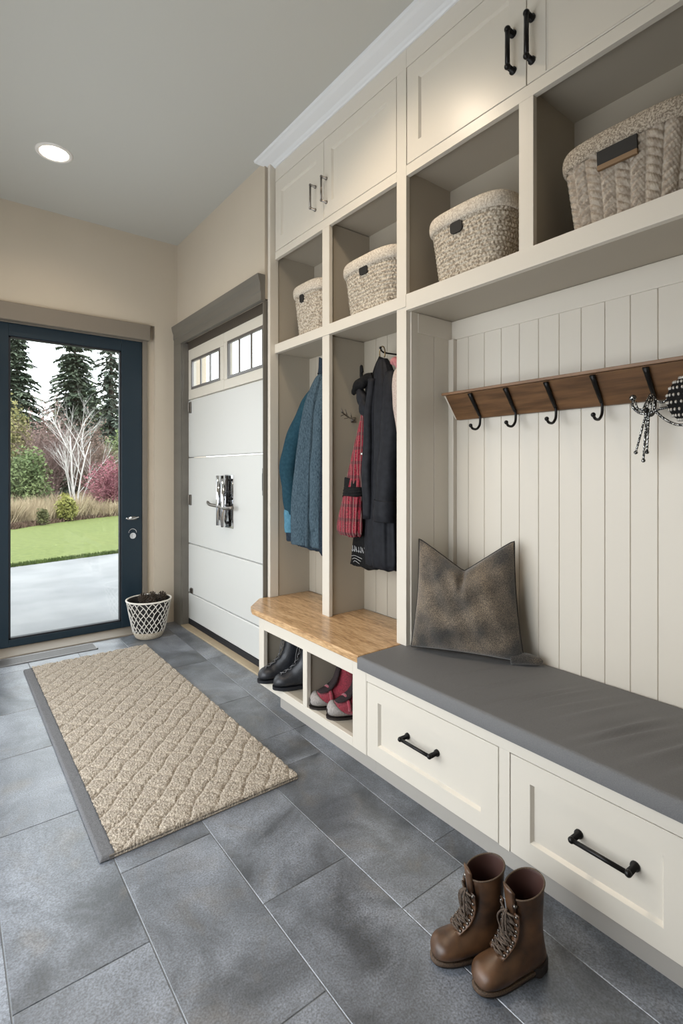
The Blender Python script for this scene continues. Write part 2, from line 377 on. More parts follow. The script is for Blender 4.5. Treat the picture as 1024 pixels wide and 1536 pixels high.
for y, z, hh, ww in ((4.045, 1.764, .045, .018), (4.045, 1.02, .042, .020), (4.015, 0.293, .022, .020)):
    hb = MB().box(px-.010, px, y-ww, y+ww, z-hh, z+hh).tube([(px-.014, y+ww*.5, z-hh*.8), (px-.014, y+ww*.5, z+hh*.8)], .006, 8)
    hb.build('hinge', M['pewter'], d2, bevel=.003)
MB().box(px-.026, px-.012, GY0+.008, GY0+.045, 1.10, 1.27).tube([(px-.03, GY0+.026, 1.13), (px-.03, GY0+.026, 1.24)], .006, 8).build('latch', M['black'], d2, bevel=.003)
# chrome pull with a lever across it
hy = 3.38
c = MB().box(px-.006, px, hy-.115, hy+.015, 0.855, 1.225)
c.build('back_plate', M['chrome'], d2, bevel=.002)
k = MB()
for y, z0, z1 in ((hy+.07, .875, 1.09), (hy-.005, .86, 1.22), (hy-.085, 1.03, 1.22)):
    k.tube([(px-.035, y, z0), (px-.035, y, z1)], .009, 12); k.tube([(px, y, z0+.03), (px-.035, y, z0+.03)], .008, 8); k.tube([(px, y, z1-.03), (px-.035, y, z1-.03)], .008, 8)
k.tube(smoothpts([(px-.03, hy-.075, .89), (px-.04, hy-.03, .905), (px-.03, hy+.01, .88)]), .008, 8)
k.tube(smoothpts([(px-.03, hy-.12, 1.11), (px-.04, hy-.07, 1.105), (px-.03, hy+.0, 1.07)]), .008, 8)
k.build('dark_reflection_bar', M['black'], d2, smooth=True)  # black bars stand in for dark reflections in the chrome
MB().tube([(px-.045, hy+.035, .87), (px-.045, hy+.035, 1.22)], .017, 14).tube([(px-.045, hy-.045, .87), (px-.045, hy-.045, 1.20)], .017, 14).build('pull_bar', M['chrome'], d2, smooth=True)
k = MB().tube(smoothpts([(px-.05, hy+.22, 1.03), (px-.055, hy+.16, 1.01), (px-.05, hy+.05, 1.005), (px-.05, hy-.08, .995), (px-.05, hy-.19, 1.005)]), [.006]*2+[.012]*22+[.014], 10)
k.tube([(px, hy, 1.0), (px-.05, hy, 1.0)], .012, 10)
k.build('lever', M['pewter'], d2, smooth=True)
# casing round the panel door
mb = MB()
prof = [(1.546, 2.285), (1.515, 2.285), (1.515, 2.335), (1.510, 2.345), (1.510, 2.385), (1.500, 2.41), (1.494, 2.445), (1.546, 2.445)]
mb.extrude_y(prof, GY0-.006, YF-.001)
mb.box(1.515, 1.546, GY1-.03, YF-.001, 0, 2.285).box(1.526, 1.59, GY1-.038, GY1-.03, 0, 2.29).box(1.535, 1.60, GY0+.0, GY0+.008, 0, 2.29)
struct(mb.build('trim_1', M['casing'], bevel=.002))
th = MB().box(1.518, 1.63, GY0+.01, GY1-.01, -.001, .012).build('threshold', M['tan'], bevel=.003)
tag(th, 'narrow tan threshold strip on the floor under the white panel door', 'threshold')
# floor drain grate
g = thing('floor_grate', (0.5, 4.0, 0), 'long slotted metal grate set in the floor before the glass door', 'grate')
MB().box(0.05, 0.86, 3.925, 3.935, 0, .006).box(0.05, 0.86, 4.065, 4.075, 0, .006).box(0.852, 0.86, 3.925, 4.075, 0, .006).box(0.05, .058, 3.925, 4.075, 0, .006).build('frame', M['steel'], g, bevel=.001)
mb = MB()
for i in range(9): y = 3.944+i*.0142; mb.box(0.058, .852, y, y+.006, .0005, .005)
mb.build('slats', M['steel'], g)
MB().box(.058, .852, 3.935, 4.065, .0001, .0006).build('channel', M['rubber'], g)
# ------------------------------------------------------------ recessed downlights
for i, (x, y, lab) in enumerate(((0.517, 3.46, 'lit round recessed ceiling light nearest the glass door'), (0.66, 1.97, 'round recessed ceiling light over the middle of the rug'), (1.02, 1.68, 'round recessed ceiling light closest to the upper cabinet doors'))):
    t = thing('recessed_light', (x, y, CEIL), lab, 'ceiling light', 'recessed ceiling lights')
    ring = []
    for rr, zz in ((.076, CEIL-.001), (.078, CEIL-.006), (.092, CEIL-.007), (.100, CEIL-.002), (.100, CEIL+.001)):
        ring.append([(x+rr*math.cos(2*PI*k/40), y+rr*math.sin(2*PI*k/40), zz) for k in range(40)])
    MB().rings(ring, cap0=False, cap1=False).build('trim_ring', M['white'], t, smooth=True)
    MB().rings([[(x+.0765*math.cos(2*PI*k/40), y+.0765*math.sin(2*PI*k/40), zz) for k in range(40)] for zz in (CEIL-.003, CEIL-.0025)]).build('lens', M['lens'], t)
    light('lamp_glow', 'SPOT', (x, y, CEIL-.02), (0, 0, 0), (28, 32, 44)[i], (1.0, 0.82, 0.62), spot_size=math.radians(150), spot_blend=0.9, shadow_soft_size=.07)

# ------------------------------------------------------------ built-in cabinets
def handle(parent, x, y, z0=None, z1=None, ya=None, yb=None, z=None, r=.006, off=.035, mt='black', name='handle'):
    mb = MB()
    if z0 is not None:
        mb.tube([(x-off, y, z0-.004), (x-off, y, z1+.004)], r, 12)
        for q in (z0, z1): mb.tube([(x, y, q), (x-.006, y, q), (x-.007, y, q), (x-off, y, q)], [r*1.6, r*1.6, r*1.05, r*1.1], 12)
        for q in (z0, z1): mb.ball((x-off, y, q), r*1.35, 10)
    else:
        mb.tube([(x-off, ya-.004, z), (x-off, yb+.004, z)], r, 12)
        for q in (ya, yb): mb.tube([(x, q, z), (x-.006, q, z), (x-.007, q, z), (x-off-.002, q, z)], [r*2.0, r*1.9, r*1.25, r*1.45], 12)
        for q in (ya, yb): mb.ball((x-off, q, z), r*1.5, 10)
    return mb.build(name, M[mt], parent, smooth=True)
def shaker(parent, name, x, y0, y1, z0, z1, sy=.075, sz=.075, depth=.011, m='paint'):
    """frame-and-panel front, facing -X"""
    t = .02; mb = MB(); e = .007
    a0, a1, b0, b1 = y0+sy, y1-sy, z0+sz, z1-sz
    q = lambda X, A0, A1, B0, B1: [(X, A0, B0), (X, A1, B0), (X, A1, B1), (X, A0, B1)]
    mb.rings([q(x+t, y0, y1, z0, z1), q(x+.0015, y0, y1, z0, z1), q(x, y0+.0015, y1-.0015, z0+.0015, z1-.0015), q(x, a0, a1, b0, b1), q(x+.0025, a0+.0015, a1-.0015, b0+.0015, b1-.0015),
              q(x+depth, a0+e, a1-e, b0+e, b1-e)])
    o = mb.build(name, M[m], parent); return o
def beads(mb, x, y0, y1, z0, z1, pitch=.086, start=None, t=.012):
    """vertical board panelling facing -X, real V grooves"""
    g = .0022; ys = [y0]; y = start if start is not None else y0+pitch
    while y < y1-.01: ys.append(y); y += pitch
    ys.append(y1); pts = [(x+t, y0)]
    for i in range(len(ys)-1):
        a, b = ys[i], ys[i+1]
        pts += [(x+(.004 if i else 0), a), (x, a+g*(1 if i else 0)), (x, b-(g if i < len(ys)-2 else 0)), (x+(.004 if i < len(ys)-2 else 0), b)]
    pts.append((x+t, y1))
    return mb.rings([[(px_, py_, z0) for px_, py_ in pts], [(px_, py_, z1) for px_, py_ in pts]])
def beads_x(mb, y, x0, x1, z0, z1, pitch=.078, t=.010):
    """same, facing -Y"""
    g = .0022; xs = [x1]; x = x1-pitch
    while x > x0+.01: xs.insert(0, x); x -= pitch
    xs.insert(0, x0); pts = [(x0, y+t)]
    for i in range(len(xs)-1):
        a, b = xs[i], xs[i+1]
        pts += [(a, y+(.004 if i else 0)), (a+(g if i else 0), y), (b-(g if i < len(xs)-2 else 0), y), (b, y+(.004 if i < len(xs)-2 else 0))]
    pts.append((x1, y+t))
    return mb.rings([[(a, b, z0) for a, b in pts], [(a, b, z1) for a, b in pts]])

LT = thing('locker_cabinet', (1.72, 2.2, 0.488), 'cream open locker cabinet with two coat bays and two doors at the top', 'cabinet')
TOPZ = 3.09
F1 = FR+.022
# sides, partitions, shelves
mb = MB()
mb.box(F1, NB, 2.742, 2.762, .488, CEIL-.003)          # far side
mb.box(F1, LB, 2.198, 2.222, .488, 1.965)               # lower partition
mb.box(F1, NB, 2.198, 2.222, 2.02, 2.56)                # cubby partition
mb.box(F1, NB, 2.218, 2.238, 2.60, 3.05)
mb.box(F1, NB, 1.632, 1.650, .488, CEIL-.003)           # near side
mb.box(F1, NB, 1.650, 2.742, 2.565, 2.585)              # cubby ceiling
mb.box(F1, NB, 1.650, 2.742, 1.968, 2.018)              # cubby floor
mb.box(F1, NB, 1.650, 2.742, 3.01, 3.04)
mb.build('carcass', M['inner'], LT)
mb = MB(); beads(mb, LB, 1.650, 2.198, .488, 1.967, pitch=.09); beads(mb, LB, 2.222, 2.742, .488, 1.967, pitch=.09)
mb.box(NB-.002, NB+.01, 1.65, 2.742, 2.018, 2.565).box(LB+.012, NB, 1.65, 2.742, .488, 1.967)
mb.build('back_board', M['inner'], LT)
mb = MB()   # face frame
mb.box(1.56, F1, 2.735, 2.764, .488, CEIL-.002)
mb.box(FR, F1, 1.612, 1.672, .488, 3.008)
mb.box(FR, F1, 2.180, 2.242, .488, 1.966).box(FR, F1, 2.180, 2.242, 2.020, 2.537)
mb.box(FR, F1, 1.672, 2.735, 2.537, 2.582).box(FR, F1, 1.612, 2.735, 3.008, CEIL-.002)
mb.build('face_frame', M['paint'], LT, bevel=.0012)
MB().box(FR-.003, F1, 1.612, 2.735, 1.966, 2.020).build('shelf_edge', M['paint'], LT, bevel=.0015)
for (a, b, hy_) in ((2.2295, 2.732, 2.305), (1.675, 2.2265, 2.215)):
    d = shaker(LT, 'door', FR, a, b, 2.5855, 3.005, sy=.065, sz=.075)
    handle(d, FR, hy_-(.0 if hy_ > 2.25 else .012), 2.665, 2.79, r=.0055, mt='pewter')

UC = thing('upper_cabinet', (1.72, 1.0, 1.95), 'cream upper cabinet with two large doors and basket cubbies above the bench niche', 'cabinet')
mb = MB()
mb.box(F1, NB, 1.616, 1.631, 1.968, CEIL-.003)
mb.box(F1, NB, 1.012, 1.040, 2.018, 2.565)
mb.box(F1, NB, .40, 1.616, 2.565, 2.585).box(F1, NB, .40, 1.616, 1.950, 2.018).box(F1, NB, .40, 1.616, 3.01, 3.04)
mb.box(F1, NB, .378, .40, 1.95, CEIL-.003)
mb.box(NB-.002, NB+.01, .40, 1.616, 1.95, 3.04)
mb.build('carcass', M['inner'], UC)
mb = MB()
mb.box(FR, F1, 1.000, 1.056, 2.020, 2.537).box(FR, F1, .40, 1.611, 2.537, 2.582).box(FR, F1, .40, 1.611, 3.008, CEIL-.002)
mb.box(FR, F1, .378, .44, 2.020, 2.537).box(FR, F1, .378, .40, 2.537, CEIL-.002)
mb.build('face_frame', M['paint'], UC, bevel=.0012)
MB().box(FR-.003, F1, .378, 1.611, 1.950, 2.020).build('shelf_edge', M['paint'], UC, bevel=.0015)
d = shaker(UC, 'door', FR, 1.0275, 1.608, 2.5855, 3.005, sy=.068, sz=.075)
handle(d, FR, 1.078, 2.665, 2.795, r=.0085)
d = shaker(UC, 'door', FR, .403, 1.0245, 2.5855, 3.005, sy=.07, sz=.004, depth=.004)
handle(d, FR, 1.004, 2.655, 2.80, r=.0085)
# end panel closing the run outside the picture
ep = MB().box(BX, NB, .372, .396, 0, .43).box(FR, NB, .372, .3775, .43, CEIL-.003).build('end_panel', M['paint'])
tag(ep, 'cream end panel closing the near end of the bench cabinets', 'panel')

# crown moulding
prof = [(1.5949, 3.090), (1.588, 3.090), (1.583, 3.096), (1.575, 3.099), (1.566, 3.104), (1.545, 3.108), (1.520, 3.113), (1.505, 3.119), (1.494, 3.121), (1.490, 3.1345), (1.5949, 3.1345)]
mb = MB().rings([[(x, 2.735 if x > 1.56 else 2.735, z) for x, z in prof], [(x, .378, z) for x, z in prof]])
rt = []
for f in (0.0, 1.0):
    rt.append([(x if f else x, 2.735 + f*(1.5949-x)*.45+.03*f, z) for x, z in prof])
mb.rings(rt)
struct(mb.build('trim_2', M['crown']))

# niche panelling
NP = thing('beadboard_panel', (1.85, 1.0, .49), 'cream vertical board panelling lining the bench niche', 'wall panel')
mb = MB(); beads(mb, NB, .396, 1.606, .36, 1.862, pitch=.0875, start=.396+.0655)
mb.build('back_boards', M['paint'], NP)
mb = MB(); beads_x(mb, 1.606, 1.66, 1.866, .488, 1.862, pitch=.10)
mb.box(FR+.0235, 1.66, 1.604, 1.616, .488, 1.949)
mb.build('side_boards', M['paint'], NP)
mb = MB().box(1.884, NB+.012, .396, 1.604, 1.862, 1.949).box(1.66, 1.884, 1.602, 1.616, 1.862, 1.949).box(1.864, NB+.002, 1.578, 1.612, .488, 1.862)
mb.build('trim_boards', M['paint'], NP, bevel=.002)

# coat rail
CR = thing('coat_rail', (1.84, 1.0, 1.54), 'walnut coat rail with black hooks fixed across the niche panelling', 'coat rack')
prof = [(1.8895, 1.485), (1.868, 1.485), (1.790, 1.588), (1.790, 1.590), (1.8895, 1.590)]
MB().extrude_y(prof, .40, 1.560).build('board', M['rail'], CR, bevel=.0015)
MB().box(1.778, 1.8895, .398, 1.574, 1.5905, 1.602).build('ledge', M['railtop'], CR, bevel=.002)
MB().extrude_y([(1.8895, 1.49), (1.872, 1.49), (1.825, 1.55), (1.795, 1.59), (1.8895, 1.59)], 1.5605, 1.572).build('end_bracket', M['paint'], CR)
for y in (1.42, 1.243, 1.067, .892, .720, .545):
    mb = MB(); w = .009
    path = [(1.786, 1.586), (1.800, 1.568), (1.830, 1.528), (1.855, 1.496)]
    R = []
    for i, (x, z) in enumerate(path):
        nx, nz = -.8*.004, -.6*.004; wi = w*(1-.15*i)
        R.append([(x+nx*.2, y-wi, z+nz*.2), (x+nx*.2, y+wi, z+nz*.2), (x+nx*2.0, y+wi, z+nz*2.0), (x+nx*2.0, y-wi, z+nz*2.0)])
    mb.rings(R)
    mb.tube(smoothpts([(1.852, y, 1.497), (1.856, y, 1.478), (1.852, y, 1.452), (1.832, y, 1.434), (1.806, y, 1.434), (1.793, y, 1.444)]), .0052, 10)
    mb.ball((1.791, y, 1.447), .0085, 10)
    mb.build('hook', M['black'], CR, smooth=True)

# bench: shoe cubbies
SB = thing('shoe_bench', (1.6, 2.05, 0), 'cream bench base with two open shoe cubbies below the wood top', 'bench')
X1 = BX+.022
mb = MB()
z0, z1 = .133, .398
mb.box(BX, X1, 1.607, 1.692, .095, .455).box(BX, X1, 2.036, 2.072, z0, z1).box(BX, X1, 2.452, 2.505, .095, .455)
mb.box(BX, X1, 1.692, 2.452, z1, .455).box(BX, X1, 1.692, 2.452, .095, z0)
mb.build('face_frame', M['paint'], SB, bevel=.0012)
mb = MB()
mb.box(X1, 1.84, 1.607, 1.625, .095, .455).box(X1, 1.72, 2.045, 2.063, z0, z1).box(X1, 1.72, 2.470, 2.500, .095, .455)
mb.box(X1, 1.84, 1.625, 2.470, z1+.002, .455).box(X1, 1.84, 1.625, 2.470, .095, z0-.001).box(1.70, 1.72, 1.625, 2.47, z0, z1)
mb.box(1.50, 1.84, 2.5, 2.74, .0, .455)
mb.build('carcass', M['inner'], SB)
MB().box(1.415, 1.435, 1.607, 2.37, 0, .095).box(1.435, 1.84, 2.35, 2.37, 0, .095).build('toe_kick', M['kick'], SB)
bt = MB()
pts = [(1.352, 1.6645), (1.352, 2.575), (1.40, 2.70), (1.56, 2.785), (1.849, 2.785), (1.849, 1.651), (1.594, 1.651), (1.594, 1.6645)]
pts = [(1.354, 1.650), (1.354, 2.575), (1.375, 2.63), (1.50, 2.763), (1.849, 2.763), (1.849, 1.650)]
bt.rings([[(x, y, .4555) for x, y in pts], [(x, y, .4872) for x, y in pts]])
o = bt.build('wooden_worktop', [M['oak']], bevel=.004)
tag(o, 'honey coloured wooden bench top under the coat bays', 'worktop')

# bench: drawers
DB = thing('drawer_bench', (1.6, 1.0, 0), 'cream bench base with two wide drawers under the grey cushion', 'bench')
mb = MB()
mb.box(BX, X1, 1.602, 1.6065, .095, .437)
mb.box(BX, X1, .396, 1.602, .3975, .437)
mb.box(BX, X1, .932, .970, .095, .3975)
mb.box(BX, X1, .396, .44, .095, .3975)
mb.build('face_frame', M['paint'], DB, bevel=.001)
mb = MB().box(X1, 1.88, 1.592, 1.6065, .095, .435).box(X1, 1.88, .396, 1.592, .420, .436).box(X1, 1.88, .396, 1.592, .095, .11).box(1.87, 1.889, .396, 1.592, .0, .436)
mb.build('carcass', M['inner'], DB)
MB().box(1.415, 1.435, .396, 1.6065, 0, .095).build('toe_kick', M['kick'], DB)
for (a, b, ha, hb) in ((.9725, 1.5995, 1.233, 1.378), (.4425, .9295, .577, .722)):
    d = shaker(DB, 'drawer', BX, a, b, .0975, .395, sy=.066, sz=.062, depth=.012)
    handle(d, BX+.012, None, ya=ha, yb=hb, z=.262, r=.0062, off=.040)
# cushion
def cushion():
    nx, ny = 70, 150; P = np.zeros((nx, ny, 3)); rs = np.random.RandomState(4)
    X0, X1_, Y0_, Y1_ = 1.349, 1.886, .40, 1.6485
    xs = np.linspace(0, 1, nx); ys = np.linspace(0, 1, ny); U, V = np.meshgrid(xs, ys, indexing='ij')
    X = X0+(X1_-X0)*U; Y = Y0_+(Y1_-Y0_)*V
    wr = np.zeros_like(X)
    for yc, am, sl, w, ph in ((1.02, .0045, -.30, .016, .1), (.985, .0035, -.28, .012, .2), (.74, .005, -.30, .018, .1), (.70, .004, -.34, .014, .0), (1.15, .002, -.3, .010, .1), (.86, .0025, -.3, .014, .3), (.60, .004, -.3, .016, .1), (.52, .003, -.25, .014, .1), (1.28, .0015, -.3, .010, .2), (.93, .002, -.33, .010, .1)):
        yl = yc + sl*(X-1.45); env = np.exp(-((X-1.56-ph*.3)/.14)**2)
        wr += 2.0*am*env*(np.exp(-((Y-yl)/w)**2) - .7*np.exp(-((Y-yl-w*1.5)/w)**2))
    zt = .488 + .004*np.sin(PI*U)*np.sin(PI*V)**.5 + wr
    # drop the edges for a soft rounded border
    e = np.minimum(np.minimum((X-X0), (X1_-X)), np.minimum((Y-Y0_), (Y1_-Y))); r = .006
    zt = zt - np.where(e < r, r - np.sqrt(np.maximum(r*r-(r-e)**2, 0)), 0)
    top = np.stack([X, Y, zt], -1)
    bot = np.stack([X, Y, np.full_like(X, .4373)], -1)
    mb = MB()
    me = grid_mesh('bench_cushion', top)
    bm = bmesh.new(); bm.from_mesh(me)
    ed = [e_ for e_ in bm.edges if e_.is_boundary]
    ex = bmesh.ops.extrude_edge_only(bm, edges=ed); nv = [g for g in ex['geom'] if isinstance(g, bmesh.types.BMVert)]
    for v in nv: v.co.z = .4373
    bmesh.ops.holes_fill(bm, edges=[e_ for e_ in bm.edges if e_.is_boundary], sides=0)
    # the part in front of the locker stile only
    bmesh.ops.recalc_face_normals(bm, faces=bm.faces); bm.to_mesh(me); bm.free()
    o = link('bench_cushion', me, M['cushion'], smooth=True); o.modifiers.new('w', 'EDGE_SPLIT').split_angle = math.radians(60)
    tag(o, 'long charcoal grey seat cushion lying on the drawer bench', 'cushion')
cushion()

# ------------------------------------------------------------ woven storage baskets
def yarn(name, cols, scale, bump=.4):
    m = mat(name, cols[0], cols[1], scale=scale, rough=.9, bump=bump, bscale=scale*2, contrast=(.38, .62), detail=2, spec=.15)
    return m
M['knit'] = yarn('speckled_knit_cord', ((0.27, 0.22, 0.165), (0.60, 0.54, 0.445)), 110, .1)
M['knitrim'] = yarn('cream_knit_rim', ((0.44, 0.38, 0.31), (0.64, 0.58, 0.49)), 150, .2)
M['braid'] = yarn('grey_beige_braid', ((0.32, 0.265, 0.21), (0.46, 0.40, 0.33)), 60, .12)
M['braidrim'] = yarn('beige_rim_cord', ((0.22, 0.18, 0.14), (0.52, 0.45, 0.36)), 200)
M['leather_tab'] = mat('tan_leather_tab', (0.20, 0.12, 0.06), rough=.5)
M['hole'] = mat('hole_and_tab_black', (0.008, 0.007, 0.006), rough=.7)
def rrect(n, a, b, p=3.6):
    """perimeter of a superellipse with equal arc steps -> points, normals, arc"""
    t = np.linspace(0, 2*PI, 4001)[:-1]; c, s = np.cos(t), np.sin(t)
    x = b*np.sign(c)*np.abs(c)**(2/p); y = a*np.sign(s)*np.abs(s)**(2/p)
    d = np.hypot(np.diff(x, append=x[0]), np.diff(y, append=y[0])); L = np.concatenate([[0], np.cumsum(d)]); tot = L[-1]
    q = np.linspace(0, tot, n+1)[:-1]; xx = np.interp(q, L, np.append(x, x[0])); yy = np.interp(q, L, np.append(y, y[0]))
    tx = np.roll(xx, -1)-np.roll(xx, 1); ty = np.roll(yy, -1)-np.roll(yy, 1); l = np.hypot(tx, ty)
    return xx, yy, ty/l, -tx/l, q, tot
def basket(cx, cy, z0, top, a0, b0, a1, b1, kind, label, hole_y, hole_w, hole_z, tab=False):
    t = thing('woven_basket', (cx, cy, z0), label, 'basket', 'woven baskets in the upper cubbies')
    n = 520 if kind == 'knit' else 620; nz = 84; zr = top-.052
    xx, yy, nx, ny, q, tot = rrect(n, 1, b0/a0)
    Z = np.linspace(z0+.002, zr+.012, nz); P = np.zeros((n, nz, 3))
    f = (Z-z0)/(top-z0); A = a0+(a1-a0)*f; B = b0+(b1-b0)*f
    uu = q/tot
    if kind == 'knit':
        rows = 13.0; st = round(tot*a0/.014)
        r = (Z-z0)/(zr-z0)*rows; rowi = np.floor(r); fr = r-rowi
        h = .0085*np.sqrt(np.maximum(np.sin(PI*fr), 0))[None, :] * (.62+.38*np.abs(np.sin(PI*(uu[:, None]*st + rowi[None, :]*.5))))
        h = h+.0012*np.random.RandomState(5).rand(n, nz)
    else:
        cols_ = round(tot*a0/.040); cu = uu*cols_; ci = np.floor(cu); p = cu-ci-.5
        sl = np.where(ci % 2 == 0, 1.0, -1.0)
        ph = (Z[None, :]-z0)/.024 + (p*sl)[:, None]*1.1
        h = .014*np.sqrt(np.maximum(np.cos(PI*p), 0))[:, None] * (.10+.90*np.sqrt(np.abs(np.sin(PI*ph))))
        h = h+.0012*np.sin(uu[:, None]*cols_*38+ph*9)
    low = np.clip((Z-z0)/.012, 0, 1)**.5
    for j in range(nz):
        X = xx*B[j]/(b0/a0); Y = yy*A[j]
        off = h[:, j]-(1-low[j])*.008
        P[:, j, 0] = cx+X+nx*off; P[:, j, 1] = cy+Y+ny*off; P[:, j, 2] = Z[j]
    me = grid_mesh('body', P, wrap_u=True)
    o = link('body', me, M['knit' if kind == 'knit' else 'braid'], t, smooth=True)
    # inside wall and bottom
    X = xx*b0/(b0/a0); k = 64; sel = np.linspace(0, n, k+1)[:-1].astype(int)
    R = [[(cx+xx[i]*(b0-.006)/(b0/a0), cy+yy[i]*(a0-.006), z0+.001) for i in sel], [(cx+xx[i]*(b1-.008)/(b0/a0), cy+yy[i]*(a1-.008), zr+.01) for i in sel]]
    MB().rings(R, cap1=False).build('lining', M['knitrim' if kind == 'knit' else 'braidrim'], t, fix=False)
    # thick wrapped rim
    m = 22; P = np.zeros((n, m, 3)); rad = .017 if kind == 'knit' else .019; hh = .030
    wr = round(tot*a1/.011)
    for j in range(m):
        th = 2*PI*j/m; ox = math.cos(th)*rad*.62; oz = math.sin(th)*hh
        rr = 1+.13*np.abs(np.sin(PI*(uu*wr+.35*math.sin(th)+th*.4)))
        X = xx*b1/(b0/a0); Y = yy*a1
        P[:, j, 0] = cx+X+nx*(ox*rr+.003); P[:, j, 1] = cy+Y+ny*(ox*rr+.003); P[:, j, 2] = top-hh+oz*(.9+.1*rr)
    link('rim', grid_mesh('rim', P, True, True), M['knitrim' if kind == 'knit' else 'braidrim'], t, smooth=True)
    # black piece: dark of a hand hole on knit baskets, tab on braid
    f = (hole_z-z0)/(top-z0); X = cx-(b0+(b1-b0)*f)-(.022 if tab else .013); sl = (b1-b0)/(top-z0); hz = .021 if tab else .022
    mb = MB()
    pts = [(-hole_w, -hz), (hole_w, -hz), (hole_w, hz), (-hole_w, hz)]
    if not tab: pts = [(hole_w*(1 if abs(math.cos(a))>1e-3 else 1)*np.sign(math.cos(a))*abs(math.cos(a))**.5, hz*np.sign(math.sin(a))*abs(math.sin(a))**.5) for a in [2*PI*k/28 for k in range(28)]]
    mb.rings([[(X+.010-sl*dz, hole_y+dy, hole_z+dz) for dy, dz in pts], [(X-sl*dz, hole_y+dy, hole_z+dz) for dy, dz in pts]])
    mb.build('hand_hole_tab', M['hole'], t)
    if tab:
        MB().rings([[(X+.010-sl*dz, hole_y+dy, hole_z+dz) for dy, dz in q_] for q_ in [[(-hole_w, -hz-.014), (hole_w, -hz-.014), (hole_w, -hz), (-hole_w, -hz)]]] + [[(X-.001-sl*dz, hole_y+dy, hole_z+dz) for dy, dz in [(-hole_w, -hz-.014), (hole_w, -hz-.014), (hole_w, -hz), (-hole_w, -hz)]]]).build('leather_tab', M['leather_tab'], t)
    return t
basket(1.750, 2.455, 2.0185, 2.318, .118, .105, .150, .130, 'knit', 'speckled knit basket in the cubby farthest from the bench niche', 2.475, .019, 2.236)
basket(1.750, 1.925, 2.0185, 2.300, .168, .108, .205, .132, 'knit', 'speckled knit basket in the cubby directly above the dark coats', 1.925, .030, 2.228)
basket(1.750, 1.340, 2.0185, 2.305, .150, .108, .190, .132, 'knit', 'speckled knit basket above the coat rail left of the chunky braided one', 1.352, .030, 2.222)
basket(1.750, .720, 2.0185, 2.300, .170, .112, .208, .134, 'braid', 'large chunky braided beige basket with a black and tan leather tab', .728, .058, 2.215, tab=True)

# ------------------------------------------------------------ rug
def rug():
    X0, X1_, Y0_, Y1_ = .392, 1.140, 1.770, 3.765
    t = thing('rug', ((X0+X1_)/2, (Y0_+Y1_)/2, 0), 'thick beige rug with quilted pile and a grey edge band', 'rug')
    nx, ny = 250, 640; rs = np.random.RandomState(11)
    xs = np.linspace(X0+.045, X1_, nx); ys = np.linspace(Y0_, Y1_, ny); X, Y = np.meshgrid(xs, ys, indexing='ij')
    wx = .004*np.sin(Y*31)+.004*np.sin(X*47+Y*13); wy = .005*np.sin(X*37+1)+.004*np.sin(Y*23)
    a = ((X+wx)/.105+(Y+wy)/.115); b = ((X+wx)/.105-(Y+wy)/.115)
    da = np.abs((a % 1)-.5)*2; db = np.abs((b % 1)-.5)*2        # 1 at the stitched lines
    m = np.maximum(da, db); puff = 1-np.clip((m-.55)/.45, 0, 1)**2.2
    e = np.minimum(np.minimum(X-X0-.02, X1_-X), np.minimum(Y-Y0_, Y1_-Y)); edge = np.clip(e/.004, 0, 1)**.5
    z = (.0125+.0080*puff+.006*rs.rand(nx, ny))*edge+.004*(1-edge)
    jx = (rs.rand(nx, ny)-.5)*.003*(e > .003); jy = (rs.rand(nx, ny)-.5)*.003*(e > .003)
    top = np.stack([X+jx, Y+jy, z], -1); 
    o = link('pile', grid_mesh('pile', top), mat('beige_pile', (0.22, 0.18, 0.135), (0.55, 0.48, 0.39), scale=200, rough=.95, bump=.6, bscale=420, contrast=(.35, .65), detail=2, sheen=.2, spec=.1), t, smooth=True)
    MB().box(X0+.03, X1_-.001, Y0_+.001, Y1_-.001, .0006, .0135).build('backing', mat('rug_backing', (.14, .12, .10), rough=.9), t)
    nx, ny = 14, 600; xs = np.linspace(X0, X0+.047, nx); X, Y = np.meshgrid(xs, np.linspace(Y0_, Y1_, ny), indexing='ij')
    e = np.minimum(X-X0, .047+X0-X+.006); e = np.minimum(e, np.minimum(Y-Y0_, Y1_-Y)); z = .0145*np.clip(e/.007, .06, 1)**.5+.0008*rs.rand(nx, ny)
    link('edge_band', grid_mesh('band', np.stack([X, Y, z], -1)), mat('grey_edge_band', (0.085, 0.085, 0.09), (0.155, 0.155, 0.16), scale=300, rough=.95, bump=.4, bscale=500), t, smooth=True)
rug()

